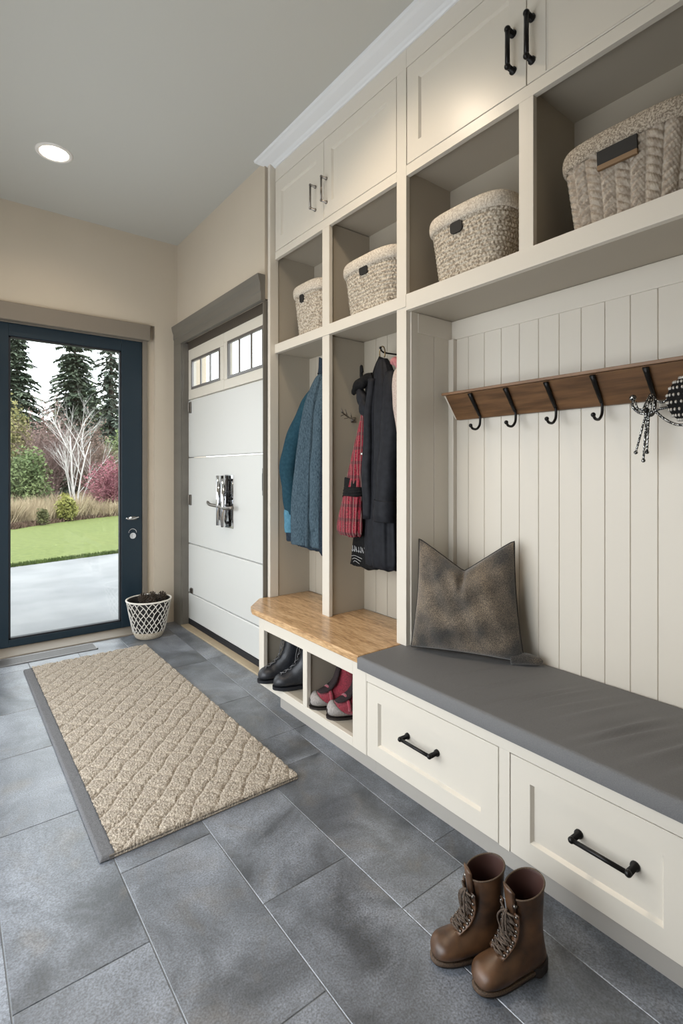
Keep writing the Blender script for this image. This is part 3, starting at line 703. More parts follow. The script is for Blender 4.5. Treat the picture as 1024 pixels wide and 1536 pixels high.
# ------------------------------------------------------------ net basket by the door
def net_basket(cx, cy):
    t = thing('net_basket', (cx, cy, 0), 'round black basket with white rope netting and cream base in the corner', 'basket')
    H = .285; r0, r1 = .098, .158
    R = lambda z: r0+(r1-r0)*(z/H)**.85
    n = 56; ring = lambda r, z: [(cx+r*math.cos(2*PI*k/n), cy+r*math.sin(2*PI*k/n), z) for k in range(n)]
    MB().rings([ring(r0*.86, .001), ring(r0*.97, .008), ring(R(.04)+.003, .045), ring(R(.055)+.001, .055)], cap1=False).build('base', yarn('cream_base_cord', ((.42, .35, .26), (.62, .55, .44)), 160), t, smooth=True)
    zs = [.05+(H-.05)*i/10 for i in range(11)]
    MB().rings([ring(R(z)-.004, z) for z in zs]+[ring(R(z)-.009, z) for z in zs[::-1]]+[ring(r0*.8, .02)], cap0=False).build('liner', mat('black_liner', (.010, .009, .009), (.02, .018, .016), scale=60, rough=.8), t, smooth=True)
    mb = MB(); rs = random.Random(2); cols = 22; rows = 8
    pt = {}
    for j in range(rows+1):
        for i in range(cols):
            a = 2*PI*(i+(.5 if j % 2 else 0))/cols+rs.uniform(-.035, .035); z = .052+(H-.056)*j/rows+(rs.uniform(-.005, .005) if 0 < j < rows else 0)
            pt[i, j] = (cx+(R(z)+.001)*math.cos(a), cy+(R(z)+.001)*math.sin(a), z)
    # brick-like hexagon mesh: vertical link + two slanted links
    for j in range(rows):
        for i in range(cols):
            if j % 2 == 0: nb = [(i, j+1), ((i-1) % cols, j+1)]
            else: nb = [(i, j+1), ((i+1) % cols, j+1)]
            if rs.random() < .10: nb = nb[:1]
            for b in nb: mb.tube([pt[i, j], pt[b]], .0034, 5, cap=False)
    mb.build('netting', mat('white_rope', (.62, .58, .52), (.74, .71, .66), scale=200, rough=.85), t, smooth=True)
    MB().tube([(cx+(r1+.001)*math.cos(2*PI*k/n), cy+(r1+.001)*math.sin(2*PI*k/n), H) for k in range(n)], .0065, 8, closed=True).build('rim', mat('white_rope_rim', (.60, .56, .50), (.75, .72, .66), scale=120, rough=.85), t, smooth=True)
net_basket(1.228, 3.985)
M['cone'] = mat('dark_pine_cone', (.025, .018, .014), (.09, .065, .045), scale=30, rough=.8)
def cone(x, y, z, r, label):
    mb = MB(); rs = random.Random(int(x*1000))
    mb.ball((x, y, z), r*.55, 10, sq=(1, 1, 1.25))
    for i in range(46):
        u = (i+.5)/46; ph = math.acos(1-2*u); th = i*2.39996
        d = Vector((math.sin(ph)*math.cos(th), math.sin(ph)*math.sin(th), math.cos(ph)*1.2)); p = Vector((x, y, z))+d*r*.5
        q = p+d*r*.5+Vector((0, 0, r*.18)); s = d.cross(Vector((0, 0, 1))); s = s.normalized()*r*.22 if s.length > 1e-4 else Vector((r*.2, 0, 0))
        up = s.cross(d).normalized()*r*.10
        mb.rings([[p-s*.6, p+s*.6, p+s*.5+up, p-s*.5+up], [q-s, q+s, q+s*.8+up, q-s*.8+up]])
    o = mb.build('pine_cone', M['cone']); tag(o, label, 'pine cone', 'pine cones in the net basket')
for x, y, z, r, l in ((1.20, 4.04, .276, .036, 'dark brown pine cone nearest the glass door in the net basket'), (1.272, 4.045, .280, .034, 'dark pine cone in the middle of the net basket'), (1.335, 4.01, .274, .038, 'brown pine cone nearest the white panel door in the net basket'),
                      (1.235, 3.955, .245, .042, 'dark pine cone sunk low at the front of the net basket')): cone(x, y, z, r, l)

# ------------------------------------------------------------ pillow
def pillow():
    n = 90; TL = np.array([1.655, 1.592, .955]); TR = np.array([1.835, 1.235, .965]); BL = np.array([1.580, 1.568, .503]); BR = np.array([1.800, 1.165, .500])
    # two sheets over a square; u across, v up
    u = np.linspace(0, 1, n); v = np.linspace(0, 1, n); U, V = np.meshgrid(u, v, indexing='ij')
    cu = 2*U-1; cv = 2*V-1
    # pinch the sides in between the corners
    Up = U + .045*cu*(cv**2-1)*-1*-1; Up = .5+.5*cu*(1-.055*(1-cv**2)); 
    Vp = .5+.5*cv*(1-.03*(1-cu**2))
    notch = np.clip(1-np.sqrt((cu+.02)**2+.0009), 0, 1)**1.12*np.clip((V-.35)/.65, 0, 1)**1.5
    Vp = Vp - .27*notch
    base = (BL[None, None]*((1-Up)*(1-Vp))[..., None] + BR*(Up*(1-Vp))[..., None] + TL*((1-Up)*Vp)[..., None] + TR*(Up*Vp)[..., None])
    nrm = np.cross(BR-BL, TL-BL); nrm = nrm/np.linalg.norm(nrm)
    if nrm[0] > 0: nrm = -nrm
    prof = (np.clip(1-cu**2, 0, 1)**.55)*(np.clip(1-cv**2, 0, 1)**.55)
    crease = np.exp(-((cu+.02)/.07)**2)*np.clip((V-.52)/.48, 0, 1)
    th = .088*prof*(1-.62*crease)
    rs = np.random.RandomState(3)
    th = th + .006*np.sin(cu*5+cv*3)*prof + .005*np.sin(cv*9-cu*4)*prof + .004*np.sin(cu*14+cv*6)*prof
    zoff = (.5+.5*cv)
    front = base + nrm*(th)[..., None]; back = base - nrm*(th*.55)[..., None]
    front[..., 2] = np.maximum(front[..., 2], .494); back[..., 2] = np.maximum(back[..., 2], .494)
    me1 = grid_mesh('pillow', front); me2 = grid_mesh('b', back)
    bm = bmesh.new(); bm.from_mesh(me1); bm.from_mesh(me2); bmesh.ops.remove_doubles(bm, verts=bm.verts, dist=.0008)
    bmesh.ops.recalc_face_normals(bm, faces=bm.faces)
    for v_ in bm.verts:
        if v_.co.y > 1.598: v_.co.y = 1.598
        if v_.co.x > 1.885: v_.co.x = 1.885
    bm.to_mesh(me1); bm.free()
    m = bpy.data.materials.new('mottled_velour'); t = NT(m); b = t.b
    tc = t.new('ShaderNodeTexCoord')
    n1 = t.new('ShaderNodeTexNoise'); n1.inputs['Scale'].default_value = 8; n1.inputs['Detail'].default_value = 4
    n2 = t.new('ShaderNodeTexNoise'); n2.inputs['Scale'].default_value = 330; n2.inputs['Detail'].default_value = 2
    for q in (n1, n2): t.link(tc.outputs['Object'], q.inputs['Vector'])
    r = t.new('ShaderNodeValToRGB'); e = r.color_ramp.elements; e[0].position = .36; e[0].color = (.032, .029, .026, 1); e[1].position = .66; e[1].color = (.135, .108, .080, 1)
    r2 = t.new('ShaderNodeValToRGB'); r2.color_ramp.elements[0].position = .38; r2.color_ramp.elements[1].position = .66; r2.color_ramp.elements[0].color = (.45, .44, .43, 1); r2.color_ramp.elements[1].color = (1.9, 1.8, 1.65, 1)
    mx = t.new('ShaderNodeMix', data_type='RGBA', blend_type='MULTIPLY'); mx.inputs['Factor'].default_value = 1
    t.link(n1.outputs['Fac'], r.inputs[0]); t.link(n2.outputs['Fac'], r2.inputs[0]); t.link(r.outputs[0], mx.inputs['A']); t.link(r2.outputs[0], mx.inputs['B']); t.link(mx.outputs['Result'], b.inputs['Base Color'])
    b.inputs['Roughness'].default_value = .85; b.inputs['Sheen Weight'].default_value = .35
    bp = t.new('ShaderNodeBump'); bp.inputs['Strength'].default_value = .5; bp.inputs['Distance'].default_value = .003; t.link(n2.outputs['Fac'], bp.inputs['Height']); t.link(bp.outputs[0], b.inputs['Normal'])
    root = thing('throw_pillow', (1.70, 1.38, .494), 'mottled dark brown velour pillow with a deep centre chop leaning in the bench corner', 'pillow')
    link('cover', me1, m, root, smooth=True)
    # piped seam following the outline, ending in the curled corner
    pts = [front[i, 0] for i in range(n)]+[front[n-1, j] for j in range(n)]+[front[i, n-1] for i in range(n-1, -1, -1)]+[front[0, j] for j in range(n-1, -1, -1)]
    pts = [(min(p[0], 1.884), min(p[1], 1.5965), max(p[2], .497)) for p in pts[::3]]
    MB().tube(pts, .0032, 6, closed=True).build('piping', mat('dark_piping', (.02, .017, .014), rough=.8), root, smooth=True)
    # folded ear at the near bottom corner
    P = smoothpts([(1.775, 1.215, .512), (1.805, 1.172, .515), (1.832, 1.137, .511), (1.850, 1.118, .506)], 6)
    MB().tube(P, [.026*(1-.72*(i/(len(P)-1))**2)*(1 if i < len(P)-2 else .8) for i in range(len(P))], 14).build('corner_ear', m, root, smooth=True, subsurf=1)
pillow()

# ------------------------------------------------------------ footwear
def sock(path_fn, rings, n=28, p=2.1):
    """rings: (bx, bz, tx, tz, w) back/bottom and front/top points of each cross-section, half width w"""
    R = []
    for bx, bz, tx, tz, w in rings:
        c = Vector(((bx+tx)/2, 0, (bz+tz)/2)); a = Vector(((tx-bx)/2, 0, (tz-bz)/2)); ring = []
        for k in range(n):
            t = 2*PI*k/n; ct, st = math.cos(t), math.sin(t)
            ca = math.copysign(abs(ct)**(2/p), ct); sa = math.copysign(abs(st)**(2/p), st)
            ring.append(path_fn(c.x+a.x*ca, w*sa, c.z+a.z*ca))
        R.append(ring)
    return R
def interp_rings(rings, k=4):
    out = []; n = len(rings)
    for i in range(n-1):
        a, b, c, d = rings[max(i-1, 0)], rings[i], rings[i+1], rings[min(i+2, n-1)]
        for j in range(k):
            t = j/k; out.append(tuple(0.5*((2*b[q])+(c[q]-a[q])*t+(2*a[q]-5*b[q]+4*c[q]-d[q])*t*t+(3*b[q]-a[q]-3*c[q]+d[q])*t**3) for q in range(5)))
    out.append(rings[-1]); return out
def outline(s, w=.043, n=40, heel=-.064, toe=.178, mirror=1):
    """foot outline in local coords"""
    pts = []; cx = (heel+toe)/2; L = (toe-heel)/2
    for k in range(n):
        t = 2*PI*k/n; u = math.cos(t); y = math.sin(t)
        wid = w*(.80+.20*u)*(1-.10*math.exp(-((u+.15)/.35)**2))
        pts.append((cx+L*math.copysign(abs(u)**.92, u), wid*math.copysign(abs(y)**.82, y)*s))
    return pts
M['boot'] = mat('brown_leather', (0.026, 0.012, 0.006), (0.125, 0.060, 0.027), scale=16, rough=.27, rough2=.5, bump=.12, bscale=60, detail=5, contrast=(.32, .7))
M['bootin'] = mat('dark_red_lining', (0.055, 0.022, 0.016), rough=.6)
M['sole'] = mat('dark_sole', (.018, .012, .010), rough=.6)
M['welt'] = mat('welt_stitch', (.12, .075, .045), (.035, .022, .014), scale=400, rough=.6)
M['lace'] = mat('dark_lace', (.035, .024, .018), (.12, .085, .06), scale=260, rough=.8)
def tf(x, y, z, rz, s=1.0):
    c, sn = math.cos(rz), math.sin(rz)
    return lambda a, b, h: (x+s*(a*c-b*sn), y+s*(a*sn+b*c), z+s*h)
def brown_boot(x, y, rz, side, lab):
    F = tf(x, y, 0, rz, .85)
    t = thing('lace_up_boot', (x, y, 0), lab, 'boot', 'pair of brown leather boots')
    body = [(-.052, .268, .066, .240, .050), (-.050, .228, .060, .216, .0475), (-.048, .175, .054, .180, .044), (-.050, .125, .054, .140, .041), (-.058, .075, .062, .118, .040),
            (-.066, .030, .078, .104, .040), (-.035, .015, .098, .092, .041), (.030, .014, .122, .082, .045), (.085, .014, .143, .072, .050), (.122, .014, .160, .065, .0485), (.146, .015, .172, .055, .0415), (.162, .016, .178, .045, .032), (.172, .020, .181, .036, .020), (.177, .025, .182, .030, .008)]
    inner = [(-.045, .12, .050, .13, .037), (-.043, .20, .055, .20, .043), (-.048, .260, .061, .234, .0465), (-.0505, .2685, .0645, .2405, .0485)]
    outer = interp_rings(body, 4)
    R = sock(F, outer)
    # soft slouch creases in the shaft
    MB().rings(R, cap0=False).build('upper', M['boot'], t, smooth=True, subsurf=1)
    MB().rings(sock(F, interp_rings(inner, 3)), cap1=False).build('lining', M['bootin'], t, smooth=True, fix=False)
    ring = sock(F, [(-.0515, .2685, .0655, .2405, .0492)], n=40)[0]
    MB().tube(ring, .0022, 6, closed=True).build('collar_edge', M['welt'], t, smooth=True)
    o1 = outline(1, .0475); o2 = outline(1, .051, heel=-.068, toe=.184)
    MB().rings([[F(a, b, .008) for a, b in o2], [F(a, b, .0135) for a, b in o2], [F(a, b, .0165) for a, b in o1]]).build('welt', M['welt'], t)
    mb = MB(); mb.rings([[F(a, b, .0005) for a, b in o1], [F(a, b, .007) for a, b in o2]])
    hp = [(a, b) for a, b in outline(1, .046, heel=-.070, toe=.0)]
    mb.rings([[F(a, b, .0005) for a, b in hp], [F(a*1.0, b*1.03, .030) for a, b in hp]])
    mb.build('sole', M['sole'], t)
    # tongue and facing
    fz = [(.105, .088), (.082, .106), (.068, .122), (.058, .145), (.055, .17), (.058, .20), (.062, .232), (.066, .262)]
    P = smoothpts([F(a+.003, 0, b) for a, b in fz], 4)
    W = [.013+.010*i/(len(P)-1) for i in range(len(P))]
    d = Vector(F(0, 1, 0))-Vector(F(0, 0, 0)); d.normalize(); f = Vector(F(1, 0, 0))-Vector(F(0, 0, 0)); f.normalize()
    mb = MB(); L = []; 
    for p, w_ in zip(P, W): L.append([p-d*w_+f*-.004, p-d*w_*.5+f*.002, p+f*.004, p+d*w_*.5+f*.002, p+d*w_+f*-.004, p+f*-.006])
    mb.rings(L).build('tongue', M['boot'], t, smooth=True)
    mb = MB()
    for s_ in (-1, 1):
        Q = [p+d*s_*(w_+.002)+f*.0015 for p, w_ in zip(P, W)]
        mb.rings([[q-d*s_*.001+f*.0035, q+d*s_*.011-f*.0005, q+d*s_*.012-f*.004, q-d*s_*.001-f*.003] for q in Q[:int(len(Q)*.78)]])
    mb.build('facing', M['boot'], t, smooth=True)
    mb = MB(); rs = random.Random(side+5)
    m = int(len(P)*.74)
    idx = [int(2+(m-3)*i/7) for i in range(8)]
    for i in range(7):
        a, b = idx[i], idx[i+1]
        for s_ in (-1, 1):
            A = P[a]+d*s_*(W[a]+.006)+f*.006; B = P[b]-d*s_*(W[b]+.006)+f*.006
            mb.tube([A, (A+B)/2+f*.008+Vector((0, 0, .004)), B], .0026, 6)
        A = P[a]+d*(W[a]+.007)+f*.006; B = P[a]-d*(W[a]+.007)+f*.006
        mb.tube([A, (A+B)/2+f*.008, B], .0028, 6)
    top = P[idx[-1]]
    for q in range(4):   # loose loops and ends
        a = rs.uniform(-.02, .02); b = rs.uniform(-.03, .03)
        mb.tube(smoothpts([top+f*.008, top+f*.018+d*a*.6+Vector((0, 0, -.01)), top+f*.020+d*a+Vector((0, 0, -.035)), top+f*.014+d*b*.5+Vector((0, 0, -.05-.012*q))]), .0024, 6)
    mb.build('lace', M['lace'], t, smooth=True)
    for s_ in (-1, 1):
        mb = MB()
        for i in idx: mb.tube([P[i]+d*s_*(W[i]+.008)+f*.001, P[i]+d*s_*(W[i]+.008)+f*.006], .0036, 8)
        mb.build('eyelet_row', M['pewter'], t, smooth=True)
    MB().tube([F(.052, side*.022, .222), F(.066, side*.024, .223)], .0045, 8).build('stud', M['pewter'], t, smooth=True)
    return t
brown_boot(1.125, .838, math.radians(154), -1, 'brown leather lace-up boot farther from the camera, its toe nearer the rug')
brown_boot(1.158, .745, math.radians(164), 1, 'brown leather lace-up boot nearest the camera, overlapping its pair')

M['blk'] = mat('black_boot_leather', (.010, .011, .014), (.024, .026, .032), scale=50, rough=.42, bump=.2, bscale=150)
M['grylace'] = mat('grey_lace', (.20, .20, .21), (.05, .05, .05), scale=200, rough=.7)
def black_boot(x, y, z, rz, lab):
    F = tf(x, y, z, rz, .96)
    t = thing('ankle_boot', (x, y, z), lab, 'boot', 'pair of black ankle boots')
    body = [(-.058, .205, .036, .222, .042), (-.054, .165, .044, .185, .040), (-.058, .115, .056, .145, .040), (-.066, .060, .082, .118, .042), (-.060, .020, .108, .095, .044),
            (.010, .018, .135, .083, .047), (.075, .018, .160, .080, .050), (.120, .018, .180, .068, .049), (.155, .020, .190, .050, .040), (.178, .024, .193, .036, .022), (.188, .028, .193, .032, .008)]
    MB().rings(sock(F, interp_rings(body, 3)), cap0=False).build('upper', M['blk'], t, smooth=True)
    MB().rings(sock(F, interp_rings([(-.045, .10, .040, .12, .034), (-.050, .16, .036, .18, .037), (-.0575, .2055, .0355, .222, .041)], 2)), cap1=False).build('lining', M['sole'], t, smooth=True, fix=False)
    o2 = outline(1, .053, heel=-.070, toe=.198)
    MB().rings([[F(a, b, .0008) for a, b in outline(1, .048)], [F(a, b, .006) for a, b in o2], [F(a, b, .021) for a, b in o2]]).build('sole', M['rubber'], t)
    fz = [(.150, .082), (.125, .092), (.098, .106), (.074, .128), (.058, .155), (.046, .19), (.040, .218)]
    P = [Vector(F(a+.004, 0, b)) for a, b in fz]; d = (Vector(F(0, 1, 0))-Vector(F(0, 0, 0))).normalized(); f = (Vector(F(1, 0, 0))-Vector(F(0, 0, 0))).normalized()
    mb = MB()
    for i in range(len(P)-1):
        for s_ in (-1, 1): mb.tube([P[i]+d*s_*.014, (P[i]+P[i+1])/2+f*.006, P[i+1]-d*s_*.014], .0020, 5)
    mb.tube(smoothpts([P[-1], P[-1]+f*.018+d*.01, P[-2]+f*.022+d*.016, P[-3]+f*.016+d*.02]), .002, 5)
    mb.build('lace', M['grylace'], t, smooth=True)
black_boot(1.493, 2.385, .1335, math.radians(168), 'black lace-up ankle boot at the left in the far shoe cubby')
black_boot(1.505, 2.235, .1335, math.radians(158), 'black lace-up ankle boot at the right in the far shoe cubby')

M['redknit'] = mat('crimson_wool', (.16, .008, .018), (.36, .02, .045), scale=160, rough=.95, bump=.5, bscale=220, sheen=.4)
M['darkplush'] = mat('black_plush', (.010, .006, .006), (.03, .015, .016), scale=200, rough=.95)
M['greyfelt'] = mat('grey_felt', (.22, .20, .19), (.34, .31, .29), scale=120, rough=.85, bump=.2)
def red_slipper(x, y, z, rz, lab):
    F = tf(x, y, z, rz, .92)
    t = thing('slipper_boot', (x, y, z), lab, 'slipper boot', 'pair of crimson slipper boots')
    body = [(-.060, .205, .040, .215, .046), (-.058, .160, .050, .170, .046), (-.060, .105, .062, .125, .046), (-.064, .060, .085, .100, .046), (-.055, .012, .110, .086, .047), (.010, .010, .135, .078, .050), (.080, .010, .160, .074, .051), (.130, .012, .172, .060, .045)]
    MB().rings(sock(F, interp_rings(body, 3)), cap0=False).build('shaft', M['redknit'], t, smooth=True)
    MB().rings(sock(F, interp_rings([(-.050, .10, .045, .12, .038), (-.052, .16, .045, .17, .040), (-.058, .206, .040, .216, .0445)], 2)), cap1=False).build('lining', M['darkplush'], t, smooth=True, fix=False)
    toe = [(.070, .009, .150, .060, .050), (.090, .009, .160, .076, .053), (.120, .009, .178, .074, .053), (.150, .010, .190, .058, .046), (.178, .014, .195, .042, .028), (.190, .020, .195, .030, .010)]
    MB().rings(sock(F, interp_rings(toe, 3))).build('toe_cap', M['greyfelt'], t, smooth=True)
    # dark plush panel and opening on the instep, red cuff band
    P = [Vector(F(a, 0, b)) for a, b in ((.150, .079), (.120, .088), (.092, .106), (.070, .135), (.056, .175), (.048, .208))]
    d = (Vector(F(0, 1, 0))-Vector(F(0, 0, 0))).normalized(); f = (Vector(F(1, 0, 0))-Vector(F(0, 0, 0))).normalized()
    MB().rings([[p-d*w-f*.006, p-d*w*.5+f*.003, p+f*.005, p+d*w*.5+f*.003, p+d*w-f*.006, p-f*.012] for p, w in zip(P, (.026, .038, .042, .042, .040, .036))]).build('plush_panel', M['darkplush'], t, smooth=True)
    # crimson strap across the vamp and dark logo patch at the toe
    A = [Vector(F(.100+.012*math.cos(q), .054*math.cos(q)*0+.056*math.sin(q-PI/2), .048+.050*math.cos(q-PI/2))) for q in [PI*k/10 for k in range(11)]]
    MB().tube(A, .0085, 8).build('strap', M['redknit'], t, smooth=True)
    c = Vector(F(.196, 0, .035)); MB().rings([[c-d*.014+Vector((0, 0, h))-f*.010 for h in (-.010, .010)]+[c+d*.014+Vector((0, 0, h))-f*.010 for h in (.010, -.010)], [c-d*.014+Vector((0, 0, h)) for h in (-.010, .010)]+[c+d*.014+Vector((0, 0, h)) for h in (.010, -.010)]]).build('patch', M['darkplush'], t)
    o2 = outline(1, .055, heel=-.066, toe=.199)
    MB().rings([[F(a, b, .0008) for a, b in o2], [F(a, b, .010) for a, b in o2]]).build('sole', M['sole'], t)
red_slipper(1.530, 1.945, .1335, math.radians(152), 'crimson slipper boot with grey toe at the left in the near shoe cubby')
red_slipper(1.535, 1.815, .1335, math.radians(152), 'crimson slipper boot with grey toe at the right in the near shoe cubby')

# ------------------------------------------------------------ clothes
def drape(name, secs, mt, parent, n=96, k=14, folds=9, amp=.12, ph=0.0, seed=1, open_top=False, twist=.8, fine=0.0, rot=None):
    """secs: (x, y, z, rx, ry[, amp scale]) rings from top to bottom; fold depth grows downward"""
    rs = random.Random(seed); S = []
    for i in range(len(secs)-1):
        a, b, c, d = secs[max(i-1, 0)], secs[i], secs[i+1], secs[min(i+2, len(secs)-1)]
        for j in range(k):
            t = j/k; S.append(tuple(0.5*((2*b[q])+(c[q]-a[q])*t+(2*a[q]-5*b[q]+4*c[q]-d[q])*t*t+(3*b[q]-a[q]-3*c[q]+d[q])*t**3) for q in range(5)))
    S.append(tuple(secs[-1][:5])); m = len(S); R = []
    co = [(rs.uniform(.5, 1), rs.uniform(0, 6.28), f) for f in (folds, folds*.5+1, folds*1.7)]
    for i, (x, y, z, rx, ry) in enumerate(S):
        u = i/(m-1); A = amp*min(1, .25+u*1.1); ring = []
        for q in range(n):
            t = 2*PI*q/n; w = 0
            for (c_, p_, f_) in co: w += c_*math.sin(round(f_)*t+p_+ph+twist*math.sin(u*3.1+p_)*1.0)
            g = 1+A*w/2.0+fine*math.sin(t*37+u*60)*.3+ .02*math.sin(u*22+t*2)
            ring.append((x+rx*g*math.cos(t), y+ry*g*math.sin(t), z+(.006*math.sin(t*3+ph)+.004*w if i == m-1 else 0)))
        R.append(ring)
    last = R[-1]; cx = sum(p[0] for p in last)/n; cy = sum(p[1] for p in last)/n
    for s_, dz in ((.94, .004), (.86, .03), (.80, .09)):
        R.append([(cx+(p[0]-cx)*s_, cy+(p[1]-cy)*s_, p[2]+dz) for p in last])
    return MB().rings(R, cap0=not open_top, cap1=False).build(name, mt, parent, smooth=True, fix=False)
def limb(name, pts, rad, mt, parent, n=20, wr=.10, seed=1):
    P = smoothpts(pts, 10); m = len(P); R = []; rs = random.Random(seed); p1, p2 = rs.uniform(0, 6), rs.uniform(0, 6)
    rr = np.interp(np.linspace(0, 1, m), np.linspace(0, 1, len(rad)), rad)
    for i, p in enumerate(P):
        d = (P[min(i+1, m-1)]-P[max(i-1, 0)]).normalized(); a = Vector((1, 0, 0)); a = (a-d*a.dot(d)).normalized(); b = d.cross(a)
        R.append([p+(a*math.cos(2*PI*q/n)*.8+b*math.sin(2*PI*q/n))*rr[i]*(1+wr*math.sin(i*.55+p1+2*math.sin(2*PI*q/n+p2))+wr*.5*math.sin(4*PI*q/n+i*.2)) for q in range(n)])
    R.append([P[-1]+(v-P[-1])*.86 for v in R[-1]]); R.append([P[-3]+(v-P[-1])*.80 for v in R[-2]])
    return MB().rings(R, cap1=False).build(name, mt, parent, smooth=True, fix=False)
def cloth(name, c1, c2, scale, rough=.9, bump=.35, stretch=None, **kw):
    return mat(name, c1, c2, scale=scale, rough=rough, bump=bump, bscale=scale*1.5, stretch=stretch, spec=.12, **kw)
M['teal'] = cloth('dark_teal_cloth', (.012, .040, .060), (.020, .058, .082), 60)
M['sky'] = cloth('light_blue_cloth', (.06, .16, .23), (.09, .22, .30), 50)
M['denim'] = cloth('blue_grey_fleece', (.024, .044, .060), (.085, .125, .155), 210, stretch=(1, 1, .35), bump=.6)
M['navy'] = cloth('navy_cloth', (.010, .016, .026), (.030, .045, .062), 120)
M['char'] = cloth('charcoal_shell', (.009, .0095, .012), (.016, .017, .021), 40, rough=.55, bump=.15)
M['blkc'] = cloth('black_cloth', (.004, .004, .0045), (.010, .0095, .0095), 90, rough=.75)
M['pink'] = cloth('pinkish_boucle', (.36, .28, .24), (.55, .46, .40), 180, bump=.7)
def plaid():
    m = bpy.data.materials.new('red_plaid_wool'); t = NT(m); b = t.b
    tc = t.new('ShaderNodeTexCoord'); sp = t.new('ShaderNodeSeparateXYZ'); t.link(tc.outputs['Object'], sp.inputs[0])
    def band(sock_, f, w):
        a = t.new('ShaderNodeMath', operation='MULTIPLY'); a.inputs[1].default_value = f; t.link(sock_, a.inputs[0])
        c = t.new('ShaderNodeMath', operation='FRACT'); t.link(a.outputs[0], c.inputs[0])
        d = t.new('ShaderNodeMath', operation='LESS_THAN'); d.inputs[1].default_value = w; t.link(c.outputs[0], d.inputs[0]); return d
    a = band(sp.outputs['Y'], 26, .30); c = band(sp.outputs['Z'], 14, .22); a2 = band(sp.outputs['Y'], 61, .16)
    n = t.new('ShaderNodeTexNoise'); n.inputs['Scale'].default_value = 150; t.link(tc.outputs['Object'], n.inputs['Vector'])
    r = t.new('ShaderNodeValToRGB'); r.color_ramp.elements[0].color = (.10, .004, .010, 1); r.color_ramp.elements[1].color = (.27, .013, .032, 1); r.color_ramp.elements[0].position = .35; r.color_ramp.elements[1].position = .65
    t.link(n.outputs['Fac'], r.inputs[0])
    cur = r.outputs[0]
    for fac, col in ((a, (.07, .012, .016, 1)), (c, (.05, .012, .015, 1)), (a2, (.42, .30, .26, 1))):
        mm = t.new('ShaderNodeMath', operation='MULTIPLY'); mm.inputs[1].default_value = .7 if col[0] < .1 else .45; t.link(fac.outputs[0], mm.inputs[0])
        x = t.new('ShaderNodeMix', data_type='RGBA'); x.inputs['B'].default_value = col; t.link(mm.outputs[0], x.inputs['Factor']); t.link(cur, x.inputs['A']); cur = x.outputs['Result']
    t.link(cur, b.inputs['Base Color']); b.inputs['Roughness'].default_value = .95
    bp = t.new('ShaderNodeBump'); bp.inputs['Strength'].default_value = .5; bp.inputs['Distance'].default_value = .003; t.link(n.outputs['Fac'], bp.inputs['Height']); t.link(bp.outputs[0], b.inputs['Normal'])
    return m
M['plaid'] = plaid()
def hanger(parent, x, y, z, ya, yb, tall=False):
    """wire hanger whose hook passes over a peg on the back board"""
    h = .055 if tall else .040
    mb = MB(); loop = [(x, y+.020*math.cos(a), z+h*.6+h*.62*math.sin(a)) for a in [-1.2+5.1*k/14 for k in range(15)]]
    mb.tube([(x, y, z-.02)]+loop, .0032, 8)
    mb.tube(smoothpts([(x, ya, z-.075), (x, (ya+y)/2, z-.030), (x, y, z-.018), (x, (yb+y)/2, z-.030), (x, yb, z-.075)]), .0042, 8)
    return mb.build('hanger', M['brass'], parent, smooth=True)
def peg(x, y, z, lab):
    mb = MB().box(LB-.005, LB-.001, y-.012, y+.012, z-.02, z+.03).tube(smoothpts([(LB-.003, y, z), (x+.03, y, z-.004), (x, y, z), (x-.012, y, z+.014)]), .0042, 8).ball((x-.012, y, z+.016), .007, 8)
    tag(mb.build('coat_peg', M['black'], smooth=True), lab, 'coat peg')
# left bay
peg(1.735, 2.372, 1.862, 'dark coat peg at the back of the far coat bay')
t = thing('jacket', (1.72, 2.44, 1.75), 'dark teal jacket with light blue cuff hanging leftmost in the far coat bay', 'jacket', 'coats hanging in the bays')
drape('body', [(1.765, 2.42, 1.775, .030, .035), (1.765, 2.445, 1.735, .050, .090), (1.765, 2.47, 1.60, .055, .140), (1.765, 2.47, 1.30, .055, .160), (1.765, 2.47, .90, .055, .165)], M['teal'], t, amp=.08, folds=6, seed=2)
limb('sleeve', [(1.742, 2.455, 1.755), (1.715, 2.545, 1.64), (1.675, 2.625, 1.47), (1.648, 2.668, 1.30), (1.645, 2.655, 1.13), (1.647, 2.640, .99)], [.042, .058, .062, .060, .050, .042], M['teal'], t, wr=.05, seed=3)
limb('cuff', [(1.646, 2.643, 1.02), (1.642, 2.637, .95), (1.640, 2.634, .885)], [.043, .044, .040], M['sky'], t, wr=.04, seed=4)
limb('cuff_lining', [(1.641, 2.633, .93), (1.641, 2.630, .86), (1.641, 2.630, .835)], [.034, .033, .030], M['navy'], t, wr=.03, seed=5)
t = thing('fleece_coat', (1.69, 2.42, 1.75), 'blue grey fleece coat with long folds in front of the teal jacket', 'coat', 'coats hanging in the bays')
drape('body', [(1.712, 2.372, 1.812, .022, .030), (1.705, 2.385, 1.765, .040, .060), (1.695, 2.415, 1.62, .056, .110), (1.688, 2.435, 1.40, .060, .140), (1.680, 2.445, 1.10, .062, .160), (1.676, 2.450, .86, .062, .170), (1.678, 2.450, .825, .056, .160)], M['denim'], t, amp=.62, folds=12, seed=6, fine=.02)
limb('sleeve', [(1.690, 2.340, 1.76), (1.655, 2.335, 1.60), (1.640, 2.345, 1.35), (1.635, 2.355, 1.08), (1.636, 2.358, .92)], [.030, .042, .046, .044, .040], M['denim'], t, wr=.06, seed=8)
drape('hem_lining', [(1.680, 2.445, .90, .050, .145), (1.680, 2.445, .812, .050, .150)], M['navy'], t, amp=.12, folds=9, seed=6)
